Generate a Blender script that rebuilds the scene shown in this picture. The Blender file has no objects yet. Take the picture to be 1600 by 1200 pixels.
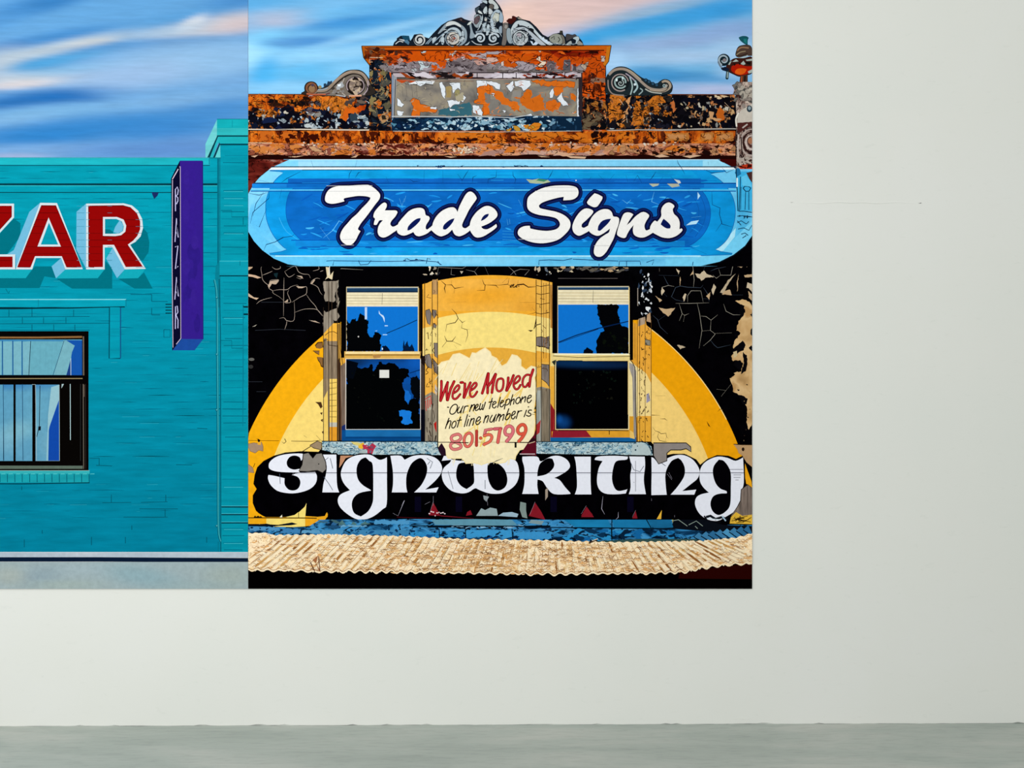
import bpy, math, random
from mathutils import Vector, noise as mnoise
from mathutils.geometry import tessellate_polygon

# ---------------------------------------------------------------- camera, light, exposure
S = 0.003            # metres per photo pixel on the front of the paintings
FLOOR_PY = 1133.5
D = 5.4              # camera to painting
C = bpy.context.scene.collection
sc = bpy.context.scene
sc.view_settings.view_transform = 'Standard'
sc.view_settings.look = 'None'
sc.view_settings.exposure = 0.0
sc.view_settings.gamma = 1.0
try: sc.view_settings.use_curve_mapping = False
except Exception: pass
def WX(px): return (px - 800.0) * S
def WZ(py): return (FLOOR_PY - py) * S
cam_d = bpy.data.cameras.new('camera'); cam = bpy.data.objects.new('camera', cam_d); C.objects.link(cam)
cam.location = (0, -D, WZ(600)); cam.rotation_euler = (math.pi/2, 0, 0)
cam_d.sensor_width = 36.0; cam_d.lens = 36.0 * D / (1600 * S)
sc.camera = cam
world = bpy.data.worlds.new('gallery_daylight'); sc.world = world; world.use_nodes = True
wb = world.node_tree.nodes['Background']; wb.inputs[0].default_value = (0.995, 1.0, 0.985, 1); wb.inputs[1].default_value = 0.905
def area(name, loc, target, sx, sy, power, col):
    l = bpy.data.lights.new(name, 'AREA'); l.shape = 'RECTANGLE'; l.size = sx; l.size_y = sy; l.energy = power; l.color = col
    o = bpy.data.objects.new(name, l); C.objects.link(o); o.location = loc
    o.rotation_euler = (Vector(target) - Vector(loc)).to_track_quat('-Z', 'Y').to_euler(); return o
area('ceiling_softbox', (-1.9, -4.4, 2.9), (-1.7, 0, 1.3), 4.5, 1.8, 100, (1.0, 0.985, 1.0))
area('floor_fill_light', (-3.6, -2.4, 5.2), (-3.4, -1.6, 0), 4.0, 1.6, 80, (1.0, 0.985, 0.99))  # unseen fill lamp, added to brighten the left part of the floor

# ---------------------------------------------------------------- materials
def lin(c):
    if isinstance(c, str):
        c = c.lstrip('#'); c = [int(c[i:i+2], 16) for i in (0, 2, 4)]
    r = []
    for v in c[:3]:
        v = v / 255.0
        r.append(v / 12.92 if v <= 0.04045 else ((v + 0.055) / 1.055) ** 2.4)
    return r
class NT:
    def __init__(s, name):
        s.m = bpy.data.materials.new(name); s.m.use_nodes = True; s.t = s.m.node_tree; s.t.nodes.clear()
        s.out = s.n('ShaderNodeOutputMaterial'); s.b = s.n('ShaderNodeBsdfPrincipled'); s.l(s.b.outputs[0], s.out.inputs[0])
        s.tc = s.n('ShaderNodeTexCoord')
    def n(s, t, **k):
        o = s.t.nodes.new(t)
        for a, v in k.items(): setattr(o, a, v)
        return o
    def l(s, a, b): s.t.links.new(a, b)
    def mapped(s, scale, rot=0.0):
        mp = s.n('ShaderNodeMapping'); s.l(s.tc.outputs['Object'], mp.inputs[0]); mp.inputs['Scale'].default_value = scale
        mp.inputs['Rotation'].default_value = (0, rot, 0); return mp.outputs[0]
    def noise(s, vec, scale, detail=2.0, rough=0.5, dist=0.0):
        k = s.n('ShaderNodeTexNoise'); s.l(vec, k.inputs['Vector']); k.inputs['Scale'].default_value = scale
        k.inputs['Detail'].default_value = detail; k.inputs['Roughness'].default_value = rough; k.inputs['Distortion'].default_value = dist
        return k.outputs['Fac']
    def ramp(s, fac, stops, interp='LINEAR'):
        r = s.n('ShaderNodeValToRGB'); s.l(fac, r.inputs[0]); e = r.color_ramp.elements; r.color_ramp.interpolation = interp
        for i, (p, c) in enumerate(stops):
            el = e[i] if i < 2 else e.new(p)
            el.position = p; el.color = (*lin(c), 1)
        return r.outputs[0]
    def mix(s, mode, fac, a, b):
        m = s.n('ShaderNodeMix', data_type='RGBA', blend_type=mode)
        if isinstance(fac, (int, float)): m.inputs[0].default_value = fac
        else: s.l(fac, m.inputs[0])
        s.l(a, m.inputs[6]); s.l(b, m.inputs[7]); return m.outputs[2]
PX = 1.0 / S
def paint_mat(name, streak=(1, 1), amp=0.10, scale=0.08, rot=0.0):
    """pigment from the painted colour layer, varied by procedural brush grain"""
    k = NT(name); at = k.n('ShaderNodeAttribute', attribute_name='pigment')
    v = k.mapped((PX / streak[0], PX, PX / streak[1]), rot)
    f = k.noise(v, scale, 3, 0.6); lo = int(255 * (1 - amp)); g = k.ramp(f, [(0.3, (lo, lo, lo)), (0.7, (255, 255, 255))])
    c = k.mix('MULTIPLY', 1.0, at.outputs['Color'], g)
    k.l(c, k.b.inputs['Base Color']); k.b.inputs['Roughness'].default_value = 0.75; k.b.inputs['Specular IOR Level'].default_value = 0.0
    return k.m
def splotch(name, stops, scale, streak=(1, 1), lines=0.0, linecol='0a0608', dist=0.6, detail=3, seed=0.0, interp='LINEAR', lscale=None, rot=0.0, rough=.55, over=None, rainbow=None):
    """mottled peeling-paint pattern: banded noise through a palette, with dark contour strokes"""
    k = NT(name)
    v = k.mapped((PX / streak[0], PX, PX / streak[1]), rot)
    ad = k.n('ShaderNodeVectorMath', operation='ADD'); k.l(v, ad.inputs[0]); ad.inputs[1].default_value = (seed, seed * 1.7, seed * 0.6); v = ad.outputs[0]
    c = k.ramp(k.noise(v, scale, detail, rough, dist), stops, interp)
    if over:
        f2 = k.noise(v, over[0], 3, 0.6, 0.8)
        rr = k.ramp(f2, [(over[1], (0, 0, 0)), (over[1] + .03, (255, 255, 255))])
        oc = k.n('ShaderNodeRGB'); oc.outputs[0].default_value = (*lin(over[2]), 1)
        c = k.mix('MIX', rr, c, oc.outputs[0])
    if lines > 0:
        f = k.noise(v, lscale or scale * 1.3, 2, 0.5, dist * 1.5)
        ab = k.n('ShaderNodeMath', operation='SUBTRACT'); k.l(f, ab.inputs[0]); ab.inputs[1].default_value = 0.5
        aa = k.n('ShaderNodeMath', operation='ABSOLUTE'); k.l(ab.outputs[0], aa.inputs[0])
        r = k.ramp(aa.outputs[0], [(lines * 0.5, (0, 0, 0)), (lines, (255, 255, 255))])
        d = k.n('ShaderNodeRGB'); d.outputs[0].default_value = (*lin(linecol), 1)
        c = k.mix('MIX', r, d.outputs[0], c)
    k.l(c, k.b.inputs['Base Color']); k.b.inputs['Roughness'].default_value = 0.75; k.b.inputs['Specular IOR Level'].default_value = 0.0
    return k.m
MATS = {
 'paint': paint_mat('oil_paint', (1, 1), 0.07, 0.12),
 'flat': paint_mat('flat_oil_paint', (1, 1), 0.03, 0.2),
 'sky': paint_mat('brushed_sky_paint', (9, 1), 0.06, 0.16, math.radians(4)),
 'teal': paint_mat('teal_masonry_paint', (7, 1), 0.12, 0.10),
 'blue': paint_mat('blue_sign_paint', (2.2, 1), 0.16, 0.05, math.radians(-20)),
 'wood': paint_mat('bare_wood_paint', (1, 12), 0.35, 0.25),
 'night': paint_mat('near_black_paint', (1, 1), 0.5, 0.05),
 'mauve': splotch('scraped_mauve_cornice_paint', [(.32, '3a120a'), (.40, '8a4a34'), (.48, 'b4765c'), (.55, 'c8906c'), (.61, 'c87430'), (.68, '9a6a60')], .07, (2.4, 1), .03, '200a08', 1.0, 4, 21),
 'rustv': splotch('streaked_rust_paint', [(.30, '200a06'), (.39, '5a1e0a'), (.47, 'a8480e'), (.57, 'c96416'), (.65, 'cf7626'), (.73, '7a3418')], .06, (1, 1.7), .02, '1c0a08', .9, 4, 31),
 'amber': splotch('dull_amber_patch_paint', [(.32, '3a1c0c'), (.42, '9a5418'), (.52, 'c47020'), (.62, 'b8682c'), (.70, '6a4428')], .10, (1, 1), .025, '140a08', .8, 3, 17),
 'rust': splotch('rust_cornice_paint', [(.30, '1a0a06'), (.40, '7a2a0a'), (.47, 'c75a12'), (.56, 'd9701a'), (.63, 'b0622f'), (.70, '8c6a5a')], .055, (2.2, 1), .03, '1c0a08', .8, 4),
 'rusttop': splotch('burnt_orange_parapet_paint', [(.32, '2a0c06'), (.40, 'a83a08'), (.50, 'cf5310'), (.58, 'c24a10'), (.64, '8a5a4a'), (.72, '9a8f92')], .04, (1.6, 1), .022, '180a0a', .7, 4, 11),
 'grime': splotch('black_stained_parapet_paint', [(.38, '07070e'), (.50, '0d0e18'), (.535, '3a2618'), (.57, 'a85a1c'), (.61, 'bb6a24'), (.63, '1c1a20'), (.68, '6a6a6c')], .075, (1, 1), .03, '08060a', .8, 3, 3, over=(.11, .62, 'a9b4bc')),
 'grimer': splotch('speckled_black_parapet_paint', [(.40, '08070d'), (.55, '0e0c12'), (.585, '6a4a30'), (.62, 'c08a58'), (.66, 'c9672a'), (.7, '1a1416')], .11, (1, 1), .02, '06050a', .8, 3, 5),
 'grey': splotch('weathered_grey_panel_paint', [(.30, '55524f'), (.44, '716c66'), (.55, '857d70'), (.64, '8f8672'), (.72, '67615f')], .03, (1, 1), 0, dist=.4, seed=2),
 'navy': splotch('navy_flaked_ledge_paint', [(.36, '081423'), (.50, '0c2540'), (.58, '183a58'), (.615, '8fb0c4'), (.68, 'b9cdd8')], .11, (1.5, 1), .015, '050a14', .9, 3, 7),
 'ledge': splotch('flaked_blue_ledge_paint', [(.34, '04101f'), (.43, '0c3558'), (.48, '2a74a8'), (.58, '3f8cc0'), (.66, '0c2c4c')], .06, (3.2, 1), .03, '04101e', .9, 4, 9),
 'stone': splotch('pale_blue_stone_paint', [(.32, '4f7d95'), (.42, '86a9b8'), (.52, 'a9c0c6'), (.62, 'b9c8c6'), (.72, '7296a4')], .10, (1.4, 1), .03, '25485c', 1.4, 4, 4, lscale=.09),
 'iron': splotch('sand_roof_paint', [(.30, 'e4bc84'), (.42, 'f2d3a4'), (.52, 'f8e2bc'), (.66, 'f6dcb8')], .06, (1.3, 1), .02, 'a87c48', .9, 3, 8, lscale=.12),
 'redplaster': splotch('dark_red_plaster_paint', [(.35, '2a0806'), (.48, '5a1a14'), (.58, '6e2a20'), (.66, '8d6a60')], .06, (3, 1), .015, '1a0606', .8, 3, 6),
 'pier': splotch('carved_pier_paint', [(.34, '3a2420'), (.44, '7d655c'), (.54, 'a8958a'), (.64, 'c2b2a4'), (.7, '5e3a34')], .07, (1, 1.4), .045, '1c1014', 1.6, 3, 12),
 'tan': splotch('bare_tan_render_paint', [(.32, 'a68355'), (.46, 'bf9a68'), (.60, 'cfae7e'), (.7, 'b28a58')], .035, (1, 1), 0, dist=.4, seed=13),
 'foliage': splotch('reflected_foliage_paint', [(.38, '020304'), (.56, '040607'), (.63, '10180f'), (.72, '1c2a20')], .09, (1, 1), 0, dist=.8, seed=15),
}

# ---------------------------------------------------------------- scene helpers
def pts(s, T=None):
    if isinstance(s, str):
        s = [tuple(float(v) for v in p.split(',')) for p in s.split()]
    if T: ox, oy, k = T; s = [(ox + x / k, oy + y / k) for x, y in s]
    return list(s)
def spline(p, closed=True, n=4, corner=62):
    """smooth curve through the points that keeps sharp corners sharp"""
    q = []; m = len(p); rng = m if closed else m - 1
    def sharp(i):
        if not closed: return False
        a, b, c = p[i-1], p[i % m], p[(i+1) % m]
        d = math.atan2(c[1]-b[1], c[0]-b[0]) - math.atan2(b[1]-a[1], b[0]-a[0]); d = (d + math.pi) % (2*math.pi) - math.pi
        return abs(d) > math.radians(corner)
    for i in range(rng):
        if closed:
            a, b, c, d = p[i-1], p[i], p[(i+1) % m], p[(i+2) % m]
            if sharp(i): a = b
            if sharp((i+1) % m): d = c
        else: a, b, c, d = p[max(i-1, 0)], p[i], p[i+1], p[min(i+2, m-1)]
        for j in range(n):
            t = j / n; t2 = t*t; t3 = t2*t
            q.append(tuple(.5*((2*b[e]) + (-a[e]+c[e])*t + (2*a[e]-5*b[e]+4*c[e]-d[e])*t2 + (-a[e]+3*b[e]-3*c[e]+d[e])*t3) for e in (0, 1)))
    if not closed: q.append(p[-1])
    return q
GAP, SUB = 7e-6, 1.5e-6      # air between strokes, and between the facets of one stroke
class Painting:
    """keeps the paint layers apart: each stroke lies just above the strokes it overlaps"""
    CELL = 5.0
    def __init__(s, name, x0, y0, x1, y1, label, cat, thick, gain=1.0):
        s.b = (x0, y0, x1, y1); s.top = {}; s.most = 0.0; s.cur = {}; s.gain = gain; s.thick = thick
        s.root = bpy.data.objects.new(name, None); C.objects.link(s.root)
        s.cx = (x0 + x1) / 2; s.base = y1
        s.root.location = (WX(s.cx), 0, WZ(y1)); s.root['label'] = label; s.root['category'] = cat
        s.root.empty_display_size = .2
    def flush(s):
        if not s.cur: return
        cells = set(); c = s.CELL * S
        for part, (v0, f0) in s.cur.items():
            for f in part.f[f0:]:
                xs = [part.v[i][0] for i in f]; zs = [part.v[i][2] for i in f]
                for i in range(int(min(xs)//c), int(max(xs)//c)+1):
                    for j in range(int(min(zs)//c), int(max(zs)//c)+1): cells.add((i, j))
        h = GAP + max([s.top.get(q, 0.0) for q in cells] or [0.0]); hi = h
        for part, (v0, f0) in s.cur.items():
            for i in range(v0, len(part.v)):
                x, n, z = part.v[i]; y = h + n*SUB; hi = max(hi, y); part.v[i] = (x, -y, z)
        for q in cells: s.top[q] = hi
        s.most = max(s.most, hi); s.cur = {}
    def start(s, part):
        s.flush(); s.cur[part] = (len(part.v), len(part.f))
class Part:
    """one painted area: polygons and brush strokes laid over each other as thin paint"""
    def __init__(s, P, name, parent=None, label=None, kind=None):
        s.P = P; s.name = name; s.parent = parent; s.v = []; s.f = []; s.c = []; s.mi = []; s.mats = []; s.label = label; s.kind = kind; s.tone = 1.0
        s.ob = bpy.data.objects.new(name, bpy.data.meshes.new(name)); C.objects.link(s.ob)
        s.ob.parent = parent.ob if parent else P.root
        if label: s.ob['label'] = label
        if kind: s.ob['kind'] = kind
    def _m(s, m):
        if m not in s.mats: s.mats.append(m)
        return s.mats.index(m)
    def _v(s, x, y, sub=0):
        a, b, c, d = s.P.b; x = min(max(x, a), c); y = min(max(y, b), d)
        s.v.append(((x - s.P.cx) * S, float(sub), (s.P.base - y) * S)); return len(s.v) - 1
    def _f(s, idx, col, mi):
        p = [s.v[i] for i in idx]; ar = 0
        for i in range(len(p)): ar += p[i-1][0]*p[i][2] - p[i][0]*p[i-1][2]
        if abs(ar) < 1e-12: return
        if ar < 0: idx = idx[::-1]
        s.f.append(tuple(idx)); s.mi.append(mi); s.c.append([col]*len(idx))
    def poly(s, p, col='ffffff', mat='paint', smooth=False, holes=(), T=None):
        s.P.start(s)
        loops = [pts(p, T)] + [pts(h, T) for h in holes]
        if smooth: loops = [spline(l, True, 4) for l in loops]
        c = lin(col); mi = s._m(mat); ids = []; L3 = []
        for l in loops:
            L3.append([Vector((x, y, 0)) for x, y in l]); ids += [s._v(x, y) for x, y in l]
        for t in tessellate_polygon(L3): s._f([ids[i] for i in t], c, mi)
        return s
    def rect(s, x0, y0, x1, y1, col='ffffff', mat='paint'):
        return s.poly([(x0, y0), (x1, y0), (x1, y1), (x0, y1)], col, mat)
    def line(s, p, col='000000', w=1.0, mat='flat', smooth=False, T=None, taper=False, closed=False, caps=False, w1=None):
        s.P.start(s); p = pts(p, T)
        if smooth: p = spline(p, closed, 4)
        if closed: p = p + [p[0], p[1]]
        c = lin(col); mi = s._m(mat); n = len(p); prev = None; cyc = 14 if caps == 'all' else 3
        for i in range(n):
            a = p[max(i-1, 0)]; b = p[min(i+1, n-1)]; dx, dy = b[0]-a[0], b[1]-a[1]; L = math.hypot(dx, dy) or 1
            t = i / max(n-1, 1); ww = w if w1 is None else w + (w1 - w) * t
            if taper: ww *= max(0.12, math.sin(math.pi * (0.08 + 0.84 * t)))
            nx, ny = -dy / L * ww / 2, dx / L * ww / 2
            cur = ((p[i][0]+nx, p[i][1]+ny), (p[i][0]-nx, p[i][1]-ny))
            if prev: s._f([s._v(*q, i % cyc) for q in (prev[0], prev[1], cur[1], cur[0])], c, mi)
            prev = cur
            if caps == 'all': s._disc(p[i][0], p[i][1], ww/2, ww/2, c, mi, 10, sub=cyc + i % cyc)
            elif caps and i in (0, n-1): s._disc(p[i][0], p[i][1], ww/2, ww/2, c, mi, 12, sub=cyc + (i > 0))
        return s
    def _disc(s, x, y, r, ry, c, mi, n, rot=0.0, sub=0):
        cr, sr = math.cos(rot), math.sin(rot); ids = []
        for i in range(n):
            a = 2*math.pi*i/n; u, v = r*math.cos(a), ry*math.sin(a); ids.append(s._v(x+u*cr-v*sr, y+u*sr+v*cr, sub))
        s._f(ids, c, mi)
    def disc(s, x, y, r, col, mat='flat', n=14, ry=None, rot=0):
        s.P.start(s); s._disc(x, y, r, ry or r, lin(col), s._m(mat), n, rot); return s
    def outline(s, p, col, r, smooth=True, T=None, mat='flat'):
        p = pts(p, T); p = spline(p, True, 4) if smooth else p
        return s.line(p, col, 2*r, mat, closed=True, caps='all' if r > 1.2 else False)
    def spiral(s, x, y, r0, r1, turns, a0, col, w, w1=None, ccw=1, sy=1.0, caps=True):
        n = max(10, int(turns * 30)); q = []
        for i in range(n+1):
            t = i/n; r = r0 + (r1-r0)*t; a = math.radians(a0) + ccw*2*math.pi*turns*t
            q.append((x + r*math.cos(a), y + sy*r*math.sin(a)))
        return s.line(q, col, w, w1=w1, caps=caps)
    def grid(s, x0, y0, x1, y1, step, fn, mat='sky', inside=None):
        s.P.start(s); nx = max(1, round((x1-x0)/step)); ny = max(1, round((y1-y0)/step)); mi = s._m(mat)
        X = [x0+(x1-x0)*i/nx for i in range(nx+1)]; Y = [y0+(y1-y0)*j/ny for j in range(ny+1)]
        ids = [[s._v(x, y) for x in X] for y in Y]; cols = [[fn(x, y) for x in X] for y in Y]
        for j in range(ny):
            for i in range(nx):
                if inside and not inside((X[i]+X[i+1])/2, (Y[j]+Y[j+1])/2): continue
                idx = [ids[j][i], ids[j+1][i], ids[j+1][i+1], ids[j][i+1]]; s.f.append(tuple(idx)); s.mi.append(mi)
                s.c.append([cols[j][i], cols[j+1][i], cols[j+1][i+1], cols[j][i+1]])
        return s
    def build(s):
        s.P.flush()
        me = s.ob.data; me.from_pydata(s.v, [], s.f); me.update()
        at = me.color_attributes.new('pigment', 'FLOAT_COLOR', 'CORNER'); buf = []
        g = s.P.gain * s.tone
        for cs in s.c:
            for c in cs: buf += [c[0]*g, c[1]*g, c[2]*g, 1.0]
        at.data.foreach_set('color', buf)
        for m in s.mats: me.materials.append(MATS[m])
        me.polygons.foreach_set('material_index', s.mi)
        return s
def strokes(base, L):
    """soft brushed colour field: base colour (or function) with elongated soft dabs blended over it"""
    LL = [(x, y, rx, ry, math.cos(math.radians(a)), math.sin(math.radians(a)), lin(c), al) for x, y, rx, ry, a, c, al in L]
    b0 = lin(base) if not callable(base) else None
    def fn(x, y):
        c = list(b0) if b0 else list(base(x, y))
        for sx, sy, rx, ry, ca, sa, cc, al in LL:
            dx, dy = x-sx, y-sy; u = (dx*ca - dy*sa)/rx; v = (dx*sa + dy*ca)/ry; d = u*u + v*v
            if d < 6:
                w = al*math.exp(-d*d*0.35 - d*0.5)
                for e in range(3): c[e] += (cc[e]-c[e])*w
        return c
    return fn
def rag(p, amp=1.1, step=2.2, seed=0.0):
    q = []; m = len(p)
    for i in range(m):
        a, b = p[i], p[(i+1) % m]; L = math.hypot(b[0]-a[0], b[1]-a[1]); n = max(1, int(L/step))
        for j in range(n):
            t = j/n; x, y = a[0]+(b[0]-a[0])*t, a[1]+(b[1]-a[1])*t
            v = mnoise.noise_vector((x*.23+seed, y*.23, seed)); w = mnoise.noise_vector((x*.6, y*.6+seed, 3.3))
            q.append((x + amp*(1.6*v[0]+.7*w[0]), y + amp*(1.6*v[1]+.7*w[1])))
    return q
def blobpts(x, y, rx, ry, n, rnd, jag=.35):
    return [(x + rx*math.cos(2*math.pi*i/n)*(1+rnd.uniform(-jag, jag)), y + ry*math.sin(2*math.pi*i/n)*(1+rnd.uniform(-jag, jag))) for i in range(n)]
def tagset(o, kind=None, label=None, cat=None):
    if kind: o['kind'] = kind
    if label: o['label'] = label
    if cat: o['category'] = cat
def box(name, x0, x1, y0, y1, z0, z1, mat, parent=None, dz_right=0.0):
    v = [(x, y, z) for x in (x0, x1) for y in (y0, y1) for z in (z0, z1)]
    f = [(0,1,3,2), (4,6,7,5), (0,4,5,1), (2,3,7,6), (0,2,6,4), (1,5,7,3)]
    v = [(x, y, z + (dz_right if x == x1 else 0)) for x, y, z in v]
    me = bpy.data.meshes.new(name); me.from_pydata(v, [], f); me.update(); me.materials.append(mat)
    o = bpy.data.objects.new(name, me); C.objects.link(o)
    if parent: o.parent = parent
    return o

# ---------------------------------------------------------------- the gallery
def wall_mat():
    k = NT('painted_plaster_wall'); v = k.mapped((1, 1, 1))
    f = k.noise(v, 1.1, 4, .55, .2); c = k.ramp(f, [(.3, (217, 220, 214)), (.5, (219, 221, 215)), (.7, (220, 222, 217))])
    f2 = k.noise(k.mapped((7, 7, 18)), 2.2, 5, .7, .6); c2 = k.ramp(f2, [(.22, (247, 248, 247)), (.40, (255, 255, 255))])
    c = k.mix('MULTIPLY', 1, c, c2)
    k.l(c, k.b.inputs['Base Color']); k.b.inputs['Roughness'].default_value = .7; k.b.inputs['Specular IOR Level'].default_value = .15
    b = k.n('ShaderNodeBump'); b.inputs['Strength'].default_value = .06; b.inputs['Distance'].default_value = .004
    k.l(k.noise(k.mapped((2, 2, 5)), 5, 6, .65, .4), b.inputs['Height']); k.l(b.outputs[0], k.b.inputs['Normal'])
    return k.m
def floor_mat():
    k = NT('smooth_concrete_floor'); v = k.mapped((.8, 3.2, 1))
    f = k.noise(v, 1.3, 5, .6, .5); c = k.ramp(f, [(.30, (140, 149, 142)), (.48, (152, 160, 153)), (.68, (166, 170, 163))])
    f2 = k.noise(k.mapped((3, 14, 1)), 3, 5, .7, .2); c2 = k.ramp(f2, [(.3, (236, 236, 236)), (.5, (255, 255, 255))])
    c = k.mix('MULTIPLY', 1, c, c2)
    k.l(c, k.b.inputs['Base Color']); k.b.inputs['Roughness'].default_value = .5; k.b.inputs['Specular IOR Level'].default_value = .25
    b = k.n('ShaderNodeBump'); b.inputs['Strength'].default_value = .1; b.inputs['Distance'].default_value = .003
    k.l(k.noise(k.mapped((1, 1, 1)), 9, 5, .6), b.inputs['Height']); k.l(b.outputs[0], k.b.inputs['Normal'])
    return k.m
THK = 0.004
WALL = wall_mat(); FLOOR = floor_mat()
ZL, DZR = -.0252, .054       # the floor line climbs about four pixels to the right
def floor_z(x): return ZL + DZR*(x+9)/18
w = box('wall_back', -9, 9, THK, .2, -.1, 5.4, WALL); tagset(w, 'structure')
fl = box('floor', -9, 9, -9, THK, -.2, ZL, FLOOR, dz_right=DZR); tagset(fl, 'structure')
def joint():                 # uneven sealant line where the plaster meets the floor
    rnd = random.Random(4); v = []; f = []; n = 300
    for i in range(n+1):
        x = -4 + 8*i/n; z = floor_z(x); h = .0012 + .0045*max(0, mnoise.noise((x*3.1, 0, 0))) + (.004 if rnd.random() < .06 else 0)
        v += [(x, THK-.002, z-.001), (x, THK-.002, z+h), (x, THK, z+h), (x, THK, z-.001)]
    for i in range(n):
        a = 4*i; b = a+4; f += [(a, b, b+1, a+1), (a+1, b+1, b+2, a+2)]
    k = NT('dirty_joint'); c = k.ramp(k.noise(k.mapped((1, 1, 1)), 7, 3), [(.35, (105, 112, 106)), (.6, (190, 194, 187))]); k.l(c, k.b.inputs['Base Color']); k.b.inputs['Roughness'].default_value = .9
    me = bpy.data.meshes.new('trim_1'); me.from_pydata(v, [], f); me.update(); me.materials.append(k.m)
    o = bpy.data.objects.new('trim_1', me); C.objects.link(o); tagset(o, 'structure')
joint()

def ridge(name, px0, px1, py, h, d, wob):       # a faint raised seam in the plaster
    v = []; f = []; n = 40
    for i in range(n+1):
        x = WX(px0 + (px1-px0)*i/n); z = WZ(py + wob*mnoise.noise((i*.17, 2, 0))); k = math.sin(math.pi*i/n)
        v += [(x, THK, z-h), (x, THK-d*k, z), (x, THK, z+h*.5)]
    for i in range(n):
        a = 3*i; b = a+3; f += [(a, b, b+1, a+1), (a+1, b+1, b+2, a+2)]
    me = bpy.data.meshes.new(name); me.from_pydata(v, [], f); me.update(); me.materials.append(WALL)
    o = bpy.data.objects.new(name, me); C.objects.link(o); o.parent = w
ridge('plaster_seam', 1236, 1440, 316.5, .0035, .0016, 2.0)
ridge('plaster_seam', 1146, 1176, 1123.5, .002, .001, 3.0)

# ================================================================ painting of the teal shop (left)
A = Painting('painting', -400, -62, 387.6, 920, 'left painting of a teal brick shopfront with red lettering, unframed on the white wall', 'painting', THK, 0.90)
def board(P, col):
    k = NT('canvas_edge'); k.b.inputs['Base Color'].default_value = (*lin(col), 1); k.b.inputs['Roughness'].default_value = .8
    a, b, c, d = P.b
    box('canvas_board', -(c-a)/2*S, (c-a)/2*S, 0, THK, 0, (d-b)*S, k.m, P.root)
board(A, 'c8c8c6')
sky = Part(A, 'painted_sky')
sky.grid(-400, -62, 388, 252, 5, strokes(lambda x, y: lin((104, 160, 212)) , [
 (200, 10, 420, 60, 3, '5f9fd4', .8), (70, 5, 70, 14, 12, '2a72b4', .9), (10, 25, 60, 16, 18, '4a8cc8', .6), (380, 2, 60, 12, 5, '3c7fc0', .7),
 (270, 35, 90, 14, 12, '4f94cc', .6), (90, 58, 90, 10, 10, '3a80c0', .8), (10, 72, 40, 8, 10, '2f76b8', .7),
 (330, 42, 100, 15, 12, 'bcc2cc', .95), (375, 38, 50, 14, 6, 'd2bfc0', .8), (300, 36, 24, 8, 25, 'd8dade', .8), (255, 50, 70, 8, 10, 'a8c0d6', .7),
 (90, 76, 110, 10, 12, 'b8c4cc', .95), (140, 68, 40, 6, 8, 'd0d0cc', .7), (15, 100, 50, 24, 5, 'b0bfcc', .9), (40, 125, 120, 12, 3, 'b9c3cd', .9), (30, 132, 60, 6, 5, 'd8cfd0', .8),
 (60, 100, 45, 10, 8, '3f94cc', .9), (110, 90, 80, 8, 12, '4a9ad0', .9), (220, 70, 110, 8, 4, '4f8cc4', .95), (290, 64, 60, 6, 3, '5c90c4', .8), (120, 108, 80, 7, 6, '78b0d4', .6),
 (280, 100, 150, 30, 6, '93bade', .9), (200, 120, 90, 20, 6, '98b6dc', .7), (360, 90, 60, 20, 5, '8cbae2', .7), (370, 128, 40, 8, 3, '78a8d8', .5),
 (80, 152, 90, 12, 4, '1a66b0', .95), (10, 163, 50, 9, 5, '2468ae', .9), (130, 150, 40, 7, -4, '2468b0', .6), (200, 150, 70, 8, -4, '6a9ed0', .5),
 (90, 176, 140, 12, 3, '7ab0da', .8), (20, 190, 70, 9, 5, '8ab8dc', .7), (300, 155, 120, 12, 5, '7cacd8', .7),
 (180, 196, 220, 20, 4, '2f7fc4', .9), (60, 214, 100, 14, 3, '2a7cc2', .85), (340, 170, 70, 14, 8, '4488c8', .8), (260, 205, 90, 14, 4, '3a82c6', .8),
 (60, 235, 110, 10, 1, '78a4d4', .85), (20, 246, 60, 6, 0, 'a8b0d0', .7), (230, 236, 120, 14, 0, '5b8ac8', .9), (300, 225, 60, 14, 0, '5c88c6', .6),
 (-200, 40, 160, 30, 10, '4a8cc8', .7), (-180, 110, 140, 22, 8, 'b0bfcc', .8), (-200, 180, 160, 26, 5, '2a72b4', .8)]), 'sky')
wall = Part(A, 'painted_brick_wall')
def tealf(x, y):
    t = (y-250)/600; a, b = lin((6, 156, 178)), lin((4, 134, 164)); t = max(0, min(1, t))
    return [a[i]+(b[i]-a[i])*t for i in range(3)]
wall.grid(-400, 247, 388, 866, 24, tealf, 'teal')
wall.rect(-400, 247, 328, 257.5, '1fb4c2', 'teal'); wall.rect(-400, 258, 328, 259.2, '0a4c5c')
wall.rect(-400, 245.8, 328, 247.2, '3f9fae')
wall.line('327,247 327,257', '0a6a78', 1)
wall.rect(-400, 286.5, 340, 289.6, '053844'); wall.rect(-400, 300, 340, 301.4, '07424e'); wall.rect(-400, 289.6, 340, 291, '2ab0be')
rnd = random.Random(11)

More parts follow.
